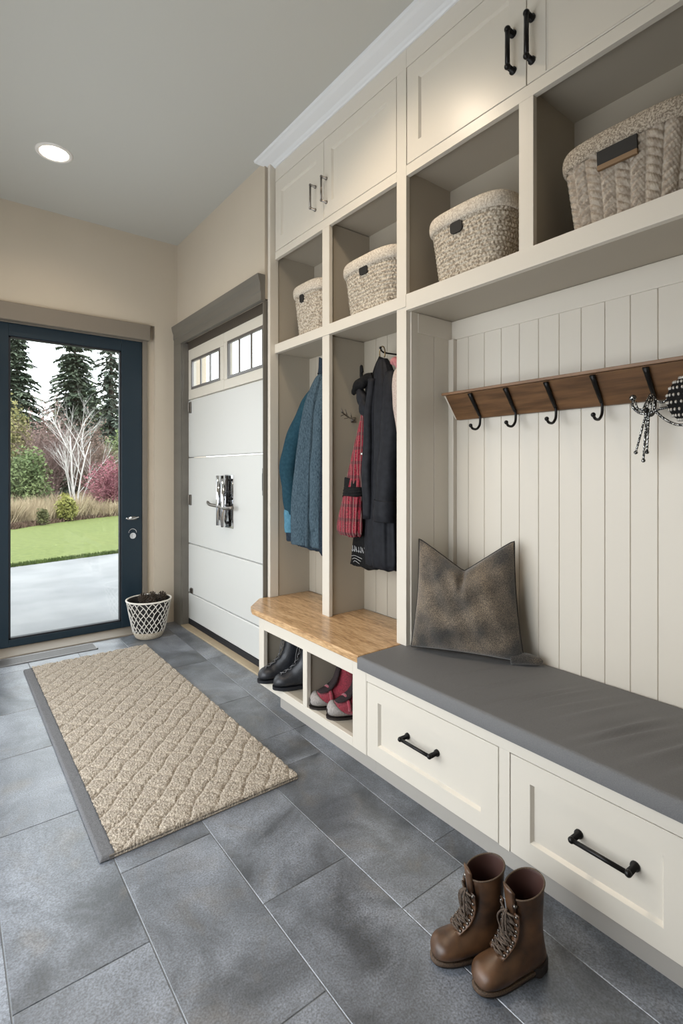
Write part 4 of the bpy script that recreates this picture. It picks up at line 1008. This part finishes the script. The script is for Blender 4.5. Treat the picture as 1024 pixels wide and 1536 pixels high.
drape('collar', [(1.712, 2.365, 1.842, .026, .036), (1.708, 2.372, 1.800, .036, .052)], M['navy'], t, amp=.10, folds=5, seed=9)
hanger(t, 1.735, 2.372, 1.842, 2.33, 2.42)
t = thing('long_coat', (1.66, 2.29, 1.7), 'dark navy coat at the right of the far coat bay, partly hidden', 'coat', 'coats hanging in the bays')
drape('body', [(1.665, 2.283, 1.70, .024, .022), (1.660, 2.283, 1.55, .034, .028), (1.655, 2.284, 1.20, .036, .030), (1.652, 2.285, .80, .036, .032)], M['navy'], t, amp=.12, folds=6, seed=11)
# right bay
peg(1.715, 1.900, 1.842, 'dark coat peg at the back of the near coat bay')
t = thing('plaid_scarf', (1.64, 2.02, 1.5), 'crimson plaid wool scarf tied with a black strap in the near coat bay', 'scarf', 'coats hanging in the bays')
drape('cloth', [(1.668, 1.965, 1.585, .012, .016), (1.660, 1.975, 1.50, .018, .026), (1.648, 2.005, 1.32, .026, .050), (1.640, 2.035, 1.15, .032, .064), (1.636, 2.050, 1.05, .036, .076), (1.634, 2.058, .955, .038, .086), (1.636, 2.052, .925, .030, .072)], M['plaid'], t, amp=.16, folds=7, seed=12)
drape('strap', [(1.6415, 2.030, 1.172, .036, .067), (1.640, 2.034, 1.150, .037, .071), (1.639, 2.038, 1.125, .037, .072)], M['blkc'], t, amp=.03, folds=3, seed=12, n=72)
t = thing('black_bag', (1.71, 1.98, 1.2), 'limp black cloth bag with pale scribbled print hanging behind the scarf', 'bag', 'coats hanging in the bays')
drape('body', [(1.700, 1.985, 1.60, .015, .030), (1.700, 1.985, 1.35, .026, .060), (1.700, 1.995, 1.05, .034, .085), (1.700, 2.005, .86, .036, .098), (1.700, 2.010, .765, .034, .112)], M['blkc'], t, amp=.07, folds=5, seed=14)
mb = MB(); rs = random.Random(4)
for k in range(7):
    y = 2.065-.017*k; pts = [(1.658-.0006*k, y+rs.uniform(-.004, .004), .872-rs.uniform(0, .006)), (1.656, y-.006, .842), (1.657, y+.004, .850+rs.uniform(-.004, .01))]
    mb.tube(smoothpts(pts, 4), .0016, 5)
for k in range(3):
    mb.tube(smoothpts([(1.657, 2.075-.01*k, .815-.014*k), (1.655, 2.04, .822-.013*k), (1.656, 1.985+.01*k, .812-.014*k)], 4), .0012, 5)
mb.build('print', mat('pale_print', (.42, .42, .42), rough=.8), t, smooth=True)
limb('shoulder_strap', [(1.712, 1.905, 1.815), (1.700, 1.935, 1.74), (1.690, 1.975, 1.66), (1.695, 1.99, 1.58)], [.014, .016, .020, .016], M['blkc'], t, wr=.1, seed=15)
limb('strap_loop', [(1.690, 2.020, 1.755), (1.690, 2.032, 1.785), (1.690, 2.028, 1.72), (1.688, 2.010, 1.68)], [.006, .009, .010, .012], M['blkc'], t, wr=.05, seed=15)
limb('flap', [(1.670, 2.070, 1.650), (1.665, 2.040, 1.675), (1.668, 1.990, 1.700), (1.690, 1.940, 1.725)], [.014, .026, .030, .022], M['blkc'], t, wr=.12, seed=16)
limb('side_fold', [(1.668, 2.020, 1.66), (1.664, 1.985, 1.60), (1.660, 1.965, 1.55), (1.670, 1.950, 1.50)], [.022, .034, .032, .020], M['char'], t, wr=.10, seed=17)
t = thing('padded_coat', (1.67, 1.83, 1.6), 'long charcoal padded coat with a turned cuff in the near coat bay', 'coat', 'coats hanging in the bays')
drape('body', [(1.708, 1.885, 1.800, .022, .026), (1.700, 1.870, 1.745, .040, .048), (1.690, 1.850, 1.60, .056, .082), (1.684, 1.845, 1.35, .060, .100), (1.680, 1.842, 1.05, .062, .112), (1.678, 1.840, .85, .062, .122), (1.680, 1.838, .79, .056, .116)], M['char'], t, amp=.16, folds=7, seed=18)
limb('sleeve', [(1.680, 1.800, 1.715), (1.655, 1.770, 1.60), (1.640, 1.765, 1.40), (1.632, 1.778, 1.20), (1.630, 1.785, 1.06)], [.034, .050, .056, .056, .056], M['char'], t, wr=.05, seed=19)
limb('cuff', [(1.630, 1.784, 1.115), (1.629, 1.787, 1.06), (1.629, 1.788, 1.015)], [.058, .062, .060], M['char'], t, wr=.02, seed=20)
limb('front_placket', [(1.652, 1.905, 1.70), (1.636, 1.912, 1.50), (1.628, 1.915, 1.25), (1.630, 1.912, 1.02)], [.020, .026, .030, .026], M['char'], t, wr=.06, seed=21)
MB().ball((1.607, 1.925, 1.335), .008, 10).build('snap', M['chrome'], t, smooth=True)
hanger(t, 1.715, 1.900, 1.800, 1.84, 1.96, tall=True)
t = thing('boucle_shawl', (1.64, 1.71, 1.55), 'pinkish beige boucle shawl edge beside the near stile of the coat bays', 'shawl', 'coats hanging in the bays')
drape('cloth', [(1.672, 1.728, 1.73, .014, .022), (1.652, 1.715, 1.68, .024, .036), (1.645, 1.705, 1.55, .028, .034), (1.650, 1.696, 1.42, .022, .020)], M['pink'], t, amp=.05, folds=4, seed=23)
limb('knot', [(1.690, 1.80, 1.77), (1.675, 1.76, 1.765), (1.670, 1.73, 1.735)], [.016, .022, .016], mat('rose_ribbon', (.30, .08, .09), (.45, .20, .19), scale=60, rough=.7), t, wr=.15, seed=24)
# twig hook on the partition
mb = MB().ball((1.770, 2.190, 1.530), .012, 10).box(1.755, 1.785, 2.190, 2.197, 1.515, 1.545)
mb.tube(smoothpts([(1.770, 2.190, 1.530), (1.735, 2.165, 1.532), (1.690, 2.145, 1.540), (1.640, 2.135, 1.560)]), [.005]*6+[.0042]*12+[.002], 6)
for a, b in (((1.735, 2.165, 1.532), (1.715, 2.150, 1.562)), ((1.712, 2.153, 1.536), (1.672, 2.150, 1.528)), ((1.690, 2.145, 1.540), (1.672, 2.140, 1.575)), ((1.665, 2.139, 1.549), (1.640, 2.139, 1.538)), ((1.660, 2.138, 1.552), (1.640, 2.136, 1.580))):
    mb.tube([a, b], [.0032, .0015], 6)
tag(mb.build('twig_hook', M['pewter'], smooth=True), 'small branching metal twig hook on the partition beside the scarf', 'hook')

# ------------------------------------------------------------ beaded chain and patterned pouch on the fifth hook
M['bead'] = mat('black_silver_beads', (.02, .02, .02), (.50, .49, .47), scale=230, rough=.25, metal=.8, contrast=(.52, .60), detail=1)
t = thing('beaded_necklace', (1.81, .72, 1.45), 'black and silver beaded necklace with three tassels hung over the fifth hook', 'necklace')
mb = MB()
mb.tube(smoothpts([(1.800, .760, 1.492), (1.795, .764, 1.465), (1.796, .742, 1.440), (1.800, .716, 1.437), (1.800, .690, 1.447), (1.795, .655, 1.452), (1.790, .638, 1.462)]), .0045, 8)
mb.tube(smoothpts([(1.795, .755, 1.478), (1.795, .748, 1.455), (1.797, .730, 1.452), (1.805, .718, 1.472), (1.812, .714, 1.492)]), .0035, 8)
for dy in (.008, .0, -.008, -.016): mb.tube(smoothpts([(1.815, .716+dy*.3, 1.50), (1.803, .718+dy, 1.475), (1.800, .724+dy*1.6, 1.443)]), .0030, 8)
mb.tube(smoothpts([(1.812, .712, 1.50), (1.803, .695, 1.478), (1.798, .675, 1.468), (1.792, .655, 1.480)]), .0040, 8)
mb.tube(smoothpts([(1.800, .700, 1.445), (1.798, .670, 1.415), (1.792, .635, 1.395), (1.785, .600, 1.392), (1.785, .570, 1.40)]), .0042, 8)
mb.ball((1.800, .765, 1.492), .011, 10)
mb.build('strands', M['bead'], t, smooth=True)
for y0_, y1_, z1_ in ((.724, .756, 1.312), (.722, .733, 1.285), (.716, .722, 1.312)):
    P = [Vector((1.800, y0_+(y1_-y0_)*k/26, 1.440+(z1_-1.440)*k/26)) for k in range(27)]
    MB().tube(P, [.0030+.0010*(k % 2) for k in range(27)], 7).ball(P[-1], .0065, 10).build('tassel', M['bead'], t, smooth=True)
t = thing('beaded_pouch', (1.79, .59, 1.47), 'round black pouch with rows of pale bead squares at the right edge', 'pouch')
MB().ball((1.780, .600, 1.470), .060, 28, sq=(.42, .95, 1.15)).build('body', M['blkc'], t, smooth=True)
mb = MB()
for i in range(1, 9):
    ph = PI*(i+.2)/9.6
    for k in range(22):
        a = 2*PI*(k+.5*(i % 2))/22; s = math.sin(ph)
        c = Vector((1.780+.0605*.42*s*math.cos(a), .600+.0605*.95*s*math.sin(a), 1.470+.0605*1.15*math.cos(ph)))
        mb.ball(c, .0042, 6, sq=(.8, 1.0, 1.3))
mb.build('beads', mat('pale_beads', (.42, .40, .37), rough=.3, metal=.5), t, smooth=True)
MB().tube(smoothpts([(1.785, .600, 1.53), (1.80, .575, 1.56), (1.812, .552, 1.500), (1.805, .545, 1.44)]), .0025, 6).build('cord', M['bead'], t, smooth=True)

# ------------------------------------------------------------ garden beyond the glass door
GZ0 = -0.03
def W(u, F, z=GZ0):
    t = (u-512)/FPX; s, c = math.sin(YAW), math.cos(YAW)
    return (F*(s+t*c), F*(c-t*s), z)
def Zv(v, F): return EYE-(v-HOR)*F/FPX
def flat(name, pts, z0, z1, m):
    return struct(MB().rings([[(x, y, z0) for x, y in pts], [(x, y, z1) for x, y in pts]]).build(name, m))
gm = mat('lawn_green', (0.083, 0.110, 0.019), (0.14, 0.17, 0.037), scale=14.0, rough=.9, bump=1, bscale=90, detail=12)
flat('ground', [(-60, 4.4), (70, 4.4), (70, 75), (-60, 75)], -.4, -.07, mat('leaf_litter_soil', (.05, .04, .025), (.09, .075, .05), scale=.8, rough=1, detail=8))
flat('patio', [(-9, 4.365), (12, 4.365), (12, 11.2), (-9, 5.5)], -.3, -.028, mat('patio_concrete', (.165, .17, .178), (.25, .255, .262), scale=1.6, rough=.75, detail=8, bump=.2, bscale=80))
k = (8.56-8.14)/(2.22-.68); ya = lambda x: 8.14+(x-.68)*k
k2 = (16.7-13.36)/(4.3-1.12)*.9; yb_ = lambda x: 13.36+(x-1.12)*k2
flat('lawn', [(-9, ya(-9)), (12, ya(12)), (12, yb_(12)), (-3, yb_(-3)), (-9, yb_(-3))], -.2, -.018, gm)
rs = random.Random(21)
def blades(name, n, spot, h, w, m, lean=.35, seed=1, cross=False):
    r = random.Random(seed); mb = MB()
    for i in range(n):
        x, y, hh = spot(r); hh *= h*r.uniform(.6, 1.15); a = r.uniform(0, 2*PI); lx, ly = math.cos(a)*lean*hh*r.random(), math.sin(a)*lean*hh*r.random()
        b = r.uniform(0, PI); dx, dy = math.cos(b)*w, math.sin(b)*w
        mb.add([(x-dx, y-dy, GZ0-.03), (x+dx, y+dy, GZ0-.03), (x+lx*.5+dx*.6, y+ly*.5+dy*.6, GZ0+hh*.6), (x+lx+dx*.1, y+ly+dy*.1, GZ0+hh), (x+lx*.5-dx*.6, y+ly*.5-dy*.6, GZ0+hh*.6)], [(0, 1, 2, 3, 4)])
    return mb.build(name, m, fix=False)
def edge_spot(r):
    x = r.uniform(-1.0, 4.0); return x, ya(x)+r.uniform(-.03, .10), 1
o = blades('grass', 5000, edge_spot, .055, .006, mat('edge_grass', (.035, .06, .012), (.09, .13, .03), scale=5, rough=.9), seed=2); tag(o, 'ragged green grass along the lawn edge at the patio', 'grass', kind='stuff')
def bed_spot(r):
    u = r.uniform(-60, 260); F = 11.8+r.random()**1.3*5.5+max(0, (u-13))*.018; x, y, _ = W(u, F); return x, y, .75+.45*math.sin(u*.09)*math.sin(F*1.7)
o = blades('grass', 26000, bed_spot, .55, .011, mat('tawny_grass', (.26, .20, .13), (.48, .40, .27), scale=2.2, rough=.95, detail=6), lean=.7, seed=3); tag(o, 'tall tawny dried grass behind the lawn', 'grass', kind='stuff')
def mulch_spot(r):
    u = r.uniform(-60, 260); F = 11.1+r.random()*1.3+max(0, (u-13))*.022; x, y, _ = W(u, F); return x, y, 1
o = blades('ground_cover', 5000, mulch_spot, .12, .02, mat('brown_ground_cover', (.08, .05, .035), (.17, .11, .08), scale=3, rough=1), lean=1.2, seed=4); tag(o, 'low brown ground cover along the far edge of the lawn', 'ground cover', kind='stuff')
def leafcloud(mb, c, rad, n, s, r, el=1.0, hollow=.35):
    for i in range(n):
        u = r.uniform(-1, 1); a = r.uniform(0, 2*PI); q = hollow+(1-hollow)*r.random()**.5; sq = math.sqrt(1-u*u)
        bump = 1+.22*math.sin(a*3+u*4+c[0])+.14*math.sin(a*7-u*6)
        p = Vector((c[0]+rad[0]*q*bump*sq*math.cos(a), c[1]+rad[1]*q*bump*sq*math.sin(a), max(GZ0, c[2]+rad[2]*q*bump*u)))
        d = Vector((r.gauss(0, 1), r.gauss(0, 1), r.gauss(0, .7))).normalized(); e = d.orthogonal().normalized()
        e = (e*math.cos(r.uniform(0, 6))+d.cross(e)*math.sin(r.uniform(0, 6))); e = e.normalized() if e.length > .01 else d.orthogonal().normalized()
        k1 = s*r.uniform(.6, 1.3); k2_ = k1*.45*el
        mb.add([p-d*k1, p+e*k2_, p+d*k1, p-e*k2_], [(0, 1, 2, 3)])
def shrub(name, lab, u, F, v0, wpx, c1, c2, n, s, cat='shrub', clumps=6, seed=1, group=None):
    r = random.Random(seed); x, y, _ = W(u, F); top = Zv(v0, F); wid = wpx*F/FPX/2; h = top-GZ0
    t = thing(name, (x, y, GZ0), lab, cat, group); c1 = tuple(q*1.3 for q in c1); c2 = tuple(q*1.3 for q in c2)
    mb = MB()
    for i in range(clumps):
        a = 2*PI*i/clumps; cx = x+wid*.5*math.cos(a)*r.uniform(.6, 1); cy = y+wid*.5*math.sin(a); cz = GZ0+h*r.uniform(.35, .68)
        leafcloud(mb, (cx, cy, cz), (wid*.55, wid*.55, h*.34), n//clumps, s, r)
    leafcloud(mb, (x, y, GZ0+h*.3), (wid*.9, wid*.8, h*.32), n//3, s, r)
    mb.build('foliage', mat(name+'_leaf', c1, c2, scale=1.6, rough=.85, detail=5), t, fix=False)
    mb = MB()
    for i in range(7):
        a = 2*PI*i/7; mb.tube([(x+.05*math.cos(a), y+.05*math.sin(a), GZ0-.05), (x+wid*.35*math.cos(a), y+wid*.35*math.sin(a), GZ0+h*.6)], [.03, .01], 5)
    mb.build('stems', mat(name+'_stem', (.06, .045, .03), rough=.9), t)
    return t
def twig_shrub(name, lab, u, F, v0, wpx, c1, c2, n, seed=1, th=.006, cat='bare shrub', leaf=None, base=.1):
    r = random.Random(seed); x, y, _ = W(u, F); h = Zv(v0, F)-GZ0; wid = wpx*F/FPX/2
    t = thing(name, (x, y, GZ0), lab, cat); mb = MB()
    def grow(p, d, L, rad, dep):
        q = p+d*L; mb.tube([p, p.lerp(q, .5)+Vector((r.gauss(0, .03), r.gauss(0, .03), 0))*L, q], [rad, rad*.8, rad*.6], 3, cap=False)
        if dep == 0: return
        for _ in range(3 if dep > 1 else 4):
            nd = (d+Vector((r.gauss(0, .42), r.gauss(0, .42), r.gauss(.08, .25)))).normalized()
            grow(p.lerp(q, r.uniform(.5, 1)), nd, L*r.uniform(.55, .8), rad*.55, dep-1)
    for i in range(n):
        a = r.uniform(0, 2*PI); sp = r.random()**.7
        d = Vector((math.cos(a)*wid*sp, math.sin(a)*wid*sp, h*r.uniform(.75, 1)*(1-.35*sp))); L = d.length
        grow(Vector((x+base*math.cos(a), y+base*math.sin(a), GZ0)), d.normalized(), L*.42, th*2.2, 4)
    mb.build('twigs', mat(name+'_twig', c1, c2, scale=1.2, rough=.9), t, fix=False)
    if leaf:
        mb = MB(); leafcloud(mb, (x, y, GZ0+h*.5), (wid, wid*.8, h*.46), leaf[0], leaf[1], r, hollow=.3)
        mb.build('foliage', mat(name+'_leaf', leaf[2], leaf[3], scale=2.5, rough=.9), t, fix=False)
    return t
def conifer(lab, u, F, vtop, halfpx, c1, c2, seed, whorls=34, droop=.35, dens=1.0, name='conifer', start=.04, s=.19):
    r = random.Random(seed); x, y, _ = W(u, F); H = Zv(vtop, F)-GZ0; wid = halfpx*F/FPX
    t = thing(name, (x, y, GZ0), lab, 'conifer')
    MB().tube([(x, y, GZ0-.1), (x+.03, y, GZ0+H*.5), (x, y, GZ0+H*.99)], [H*.016, H*.010, .01], 8).build('trunk', mat('conifer_bark', (.06, .045, .035), rough=.95), t, smooth=True)
    mb = MB()
    for w_ in range(whorls):
        f = start+(1-start)*(w_+r.random()*.6)/whorls; z = GZ0+H*f; L = wid*(1-f)**.8*(1 if f > .15 else .8)+.12
        nb = max(3, int((5+4*(1-f))*dens))
        for b in range(nb):
            a = 2*PI*b/nb+w_*1.9+r.uniform(-.3, .3); l = L*r.uniform(.6, 1.12); d = Vector((math.cos(a), math.sin(a), 0)); side = Vector((-d.y, d.x, 0))
            m = max(5, int(l/.09)); up = .35*(f > .75)
            for k_ in range(m):
                q = (k_+.5)/m; p = Vector((x, y, z))+d*l*q+Vector((0, 0, l*(up*q-droop*q*q+.10*q)))
                wd = (1-.55*q)*min(l*.30, .42)
                for _ in range(max(3, int(6*dens))):
                    sd = side*r.uniform(-1, 1)*wd; tip = (d*r.uniform(.3, 1)+side*(1 if sd.dot(side) > 0 else -1)*r.uniform(.2, 1)+Vector((0, 0, r.uniform(-.75, .05)))).normalized()
                    a0 = p+sd*.7; k1 = s*r.uniform(.8, 1.6); n_ = tip.cross(Vector((0, 0, 1))).normalized()*k1*.26
                    mb.add([a0-tip*k1*.3, a0+n_+tip*k1*.3, a0+tip*k1, a0-n_+tip*k1*.3], [(0, 1, 2, 3)])
    mb.build('needles', mat('conifer_needles', c1, c2, scale=1.1, rough=.9, detail=5), t, fix=False)
G1, G2 = (.060, .090, .055), (.15, .185, .125)
conifer('tall dark conifer at the left edge of the glass door view', 24, 25, 488, 66, G1, G2, 1, whorls=42, dens=1.3)
conifer('tallest conifer behind the white birch in the middle of the door view', 112, 29, 455, 62, G1, G2, 2, whorls=46, dens=1.3)
conifer('loose branched conifer at the right edge of the door view', 166, 24, 440, 50, (.05, .07, .055), (.11, .14, .105), 3, dens=.8, whorls=40, droop=.5)
conifer('conifer standing left of the door view beyond the lawn', -60, 27, 470, 60, G1, G2, 4, whorls=26, dens=.8)
conifer('conifer standing right of the door view beyond the lawn', 232, 27, 450, 60, G1, G2, 5, whorls=26, dens=.8)
# woodland edge behind everything, tree by tree
for i, (u, F, v0, w_, c) in enumerate(((-30, 33, 600, 80, 0), (20, 34, 585, 70, 1), (62, 36, 628, 46, 0), (86, 35, 600, 46, 1), (128, 34, 580, 60, 0), (176, 33, 606, 56, 2), (225, 34, 590, 70, 0))):
    c1, c2 = (((.045, .065, .03), (.10, .13, .06)), ((.075, .085, .035), (.15, .16, .07)), ((.07, .11, .045), (.15, .20, .09)))[c]
    labs = ('rounded green tree far left behind the garden', 'olive green tree behind the left conifer', 'low dark green tree under the gap of sky', 'olive tree left of the tallest conifer', 'green tree right of the birch at the woodland edge', 'fresh green tree at the right edge of the door view', 'green tree beyond the right end of the view')
    shrub('background_tree', labs[i], u, F, v0, w_, c1, c2, 3000, .16, cat='tree', seed=40+i, group='trees at the woodland edge')
shrub('leafy_shrub', 'olive yellow tall shrub at the left edge of the door view', 22, 18.5, 602, 62, (.10, .105, .035), (.24, .22, .09), 4200, .075, seed=7)
shrub('leafy_shrub', 'dense mid green bush at the lower left of the door view', 34, 16, 672, 78, (.05, .08, .03), (.16, .20, .085), 5200, .06, seed=8)
shrub('leafy_shrub', 'small yellow green shrub at the foot of the white birch', 100, 13.2, 738, 30, (.12, .13, .03), (.26, .25, .075), 1800, .045, seed=9)
shrub('leafy_shrub', 'low dark tuft in the tawny grass', 64, 12.2, 762, 18, (.05, .055, .02), (.11, .11, .045), 700, .035, seed=10)
shrub('leafy_shrub', 'green shrub at the right behind the red shrub', 172, 21, 636, 46, (.07, .10, .04), (.17, .21, .09), 2600, .07, seed=12)
twig_shrub('bare_shrub', 'pinkish bare twiggy shrub left of the white birch', 74, 18, 592, 62, (.19, .125, .115), (.33, .24, .225), 34, seed=5, th=.008, leaf=(2600, .045, (.17, .11, .095), (.30, .21, .19)))
twig_shrub('bare_shrub', 'brownish bare twiggy shrub right of the white birch', 136, 18.5, 622, 56, (.16, .11, .09), (.28, .20, .17), 30, seed=6, th=.008, leaf=(2000, .045, (.14, .09, .07), (.25, .17, .14)))
twig_shrub('red_shrub', 'dark red shrub at the right of the door view', 168, 15.5, 686, 66, (.16, .06, .075), (.30, .13, .15), 34, seed=7, th=.007, cat='shrub', leaf=(5200, .036, (.17, .055, .075), (.40, .17, .20)))
# white birch
def birch():
    u, F = 113, 16.5; x, y, _ = W(u, F); r = random.Random(12); t = thing('white_birch', (x, y, GZ0), 'bare white stemmed birch in the middle of the door view', 'tree')
    H = Zv(585, F)-GZ0; mb = MB(); sd = Vector((math.cos(YAW), -math.sin(YAW), 0)); 
    def grow(p, d, L, rad, dep, mbx):
        n_ = 4; pts = [p]; dd = d.copy()
        for i in range(n_): dd = (dd+Vector((r.gauss(0, .07), r.gauss(0, .07), .05))).normalized(); pts.append(pts[-1]+dd*L/n_)
        mbx.tube(pts, [rad*(1-.5*i/n_) for i in range(n_+1)], 6 if dep > 1 else 3, cap=False)
        if dep == 0: return
        for _ in range(4 if dep > 1 else 3):
            q = r.uniform(.3, 1); b = pts[int(q*n_)]; s = r.choice((-1, 1))
            nd = (dd+sd*s*r.uniform(.25, .75)+Vector((r.gauss(0, .25), r.gauss(0, .25), r.uniform(-.1, .3)))).normalized()
            grow(b, nd, L*r.uniform(.45, .7), rad*.42, dep-1, mbx)
    for off, ln, lean, rad in ((0, 1.0, .02, .040), (-.22, .8, -.12, .028), (.10, .95, .10, .030), (-.05, .7, -.30, .018), (.18, .6, .26, .016)):
        b = Vector((x, y, GZ0))+sd*off*.5; grow(b, (Vector((0, 0, 1))+sd*lean).normalized(), H*.62*ln, rad, 4 if rad > .035 else 3, mb)
    mb.build('stems', mat('white_bark', (.42, .40, .38), (.60, .58, .56), scale=6, rough=.8), t, fix=False)
birch()
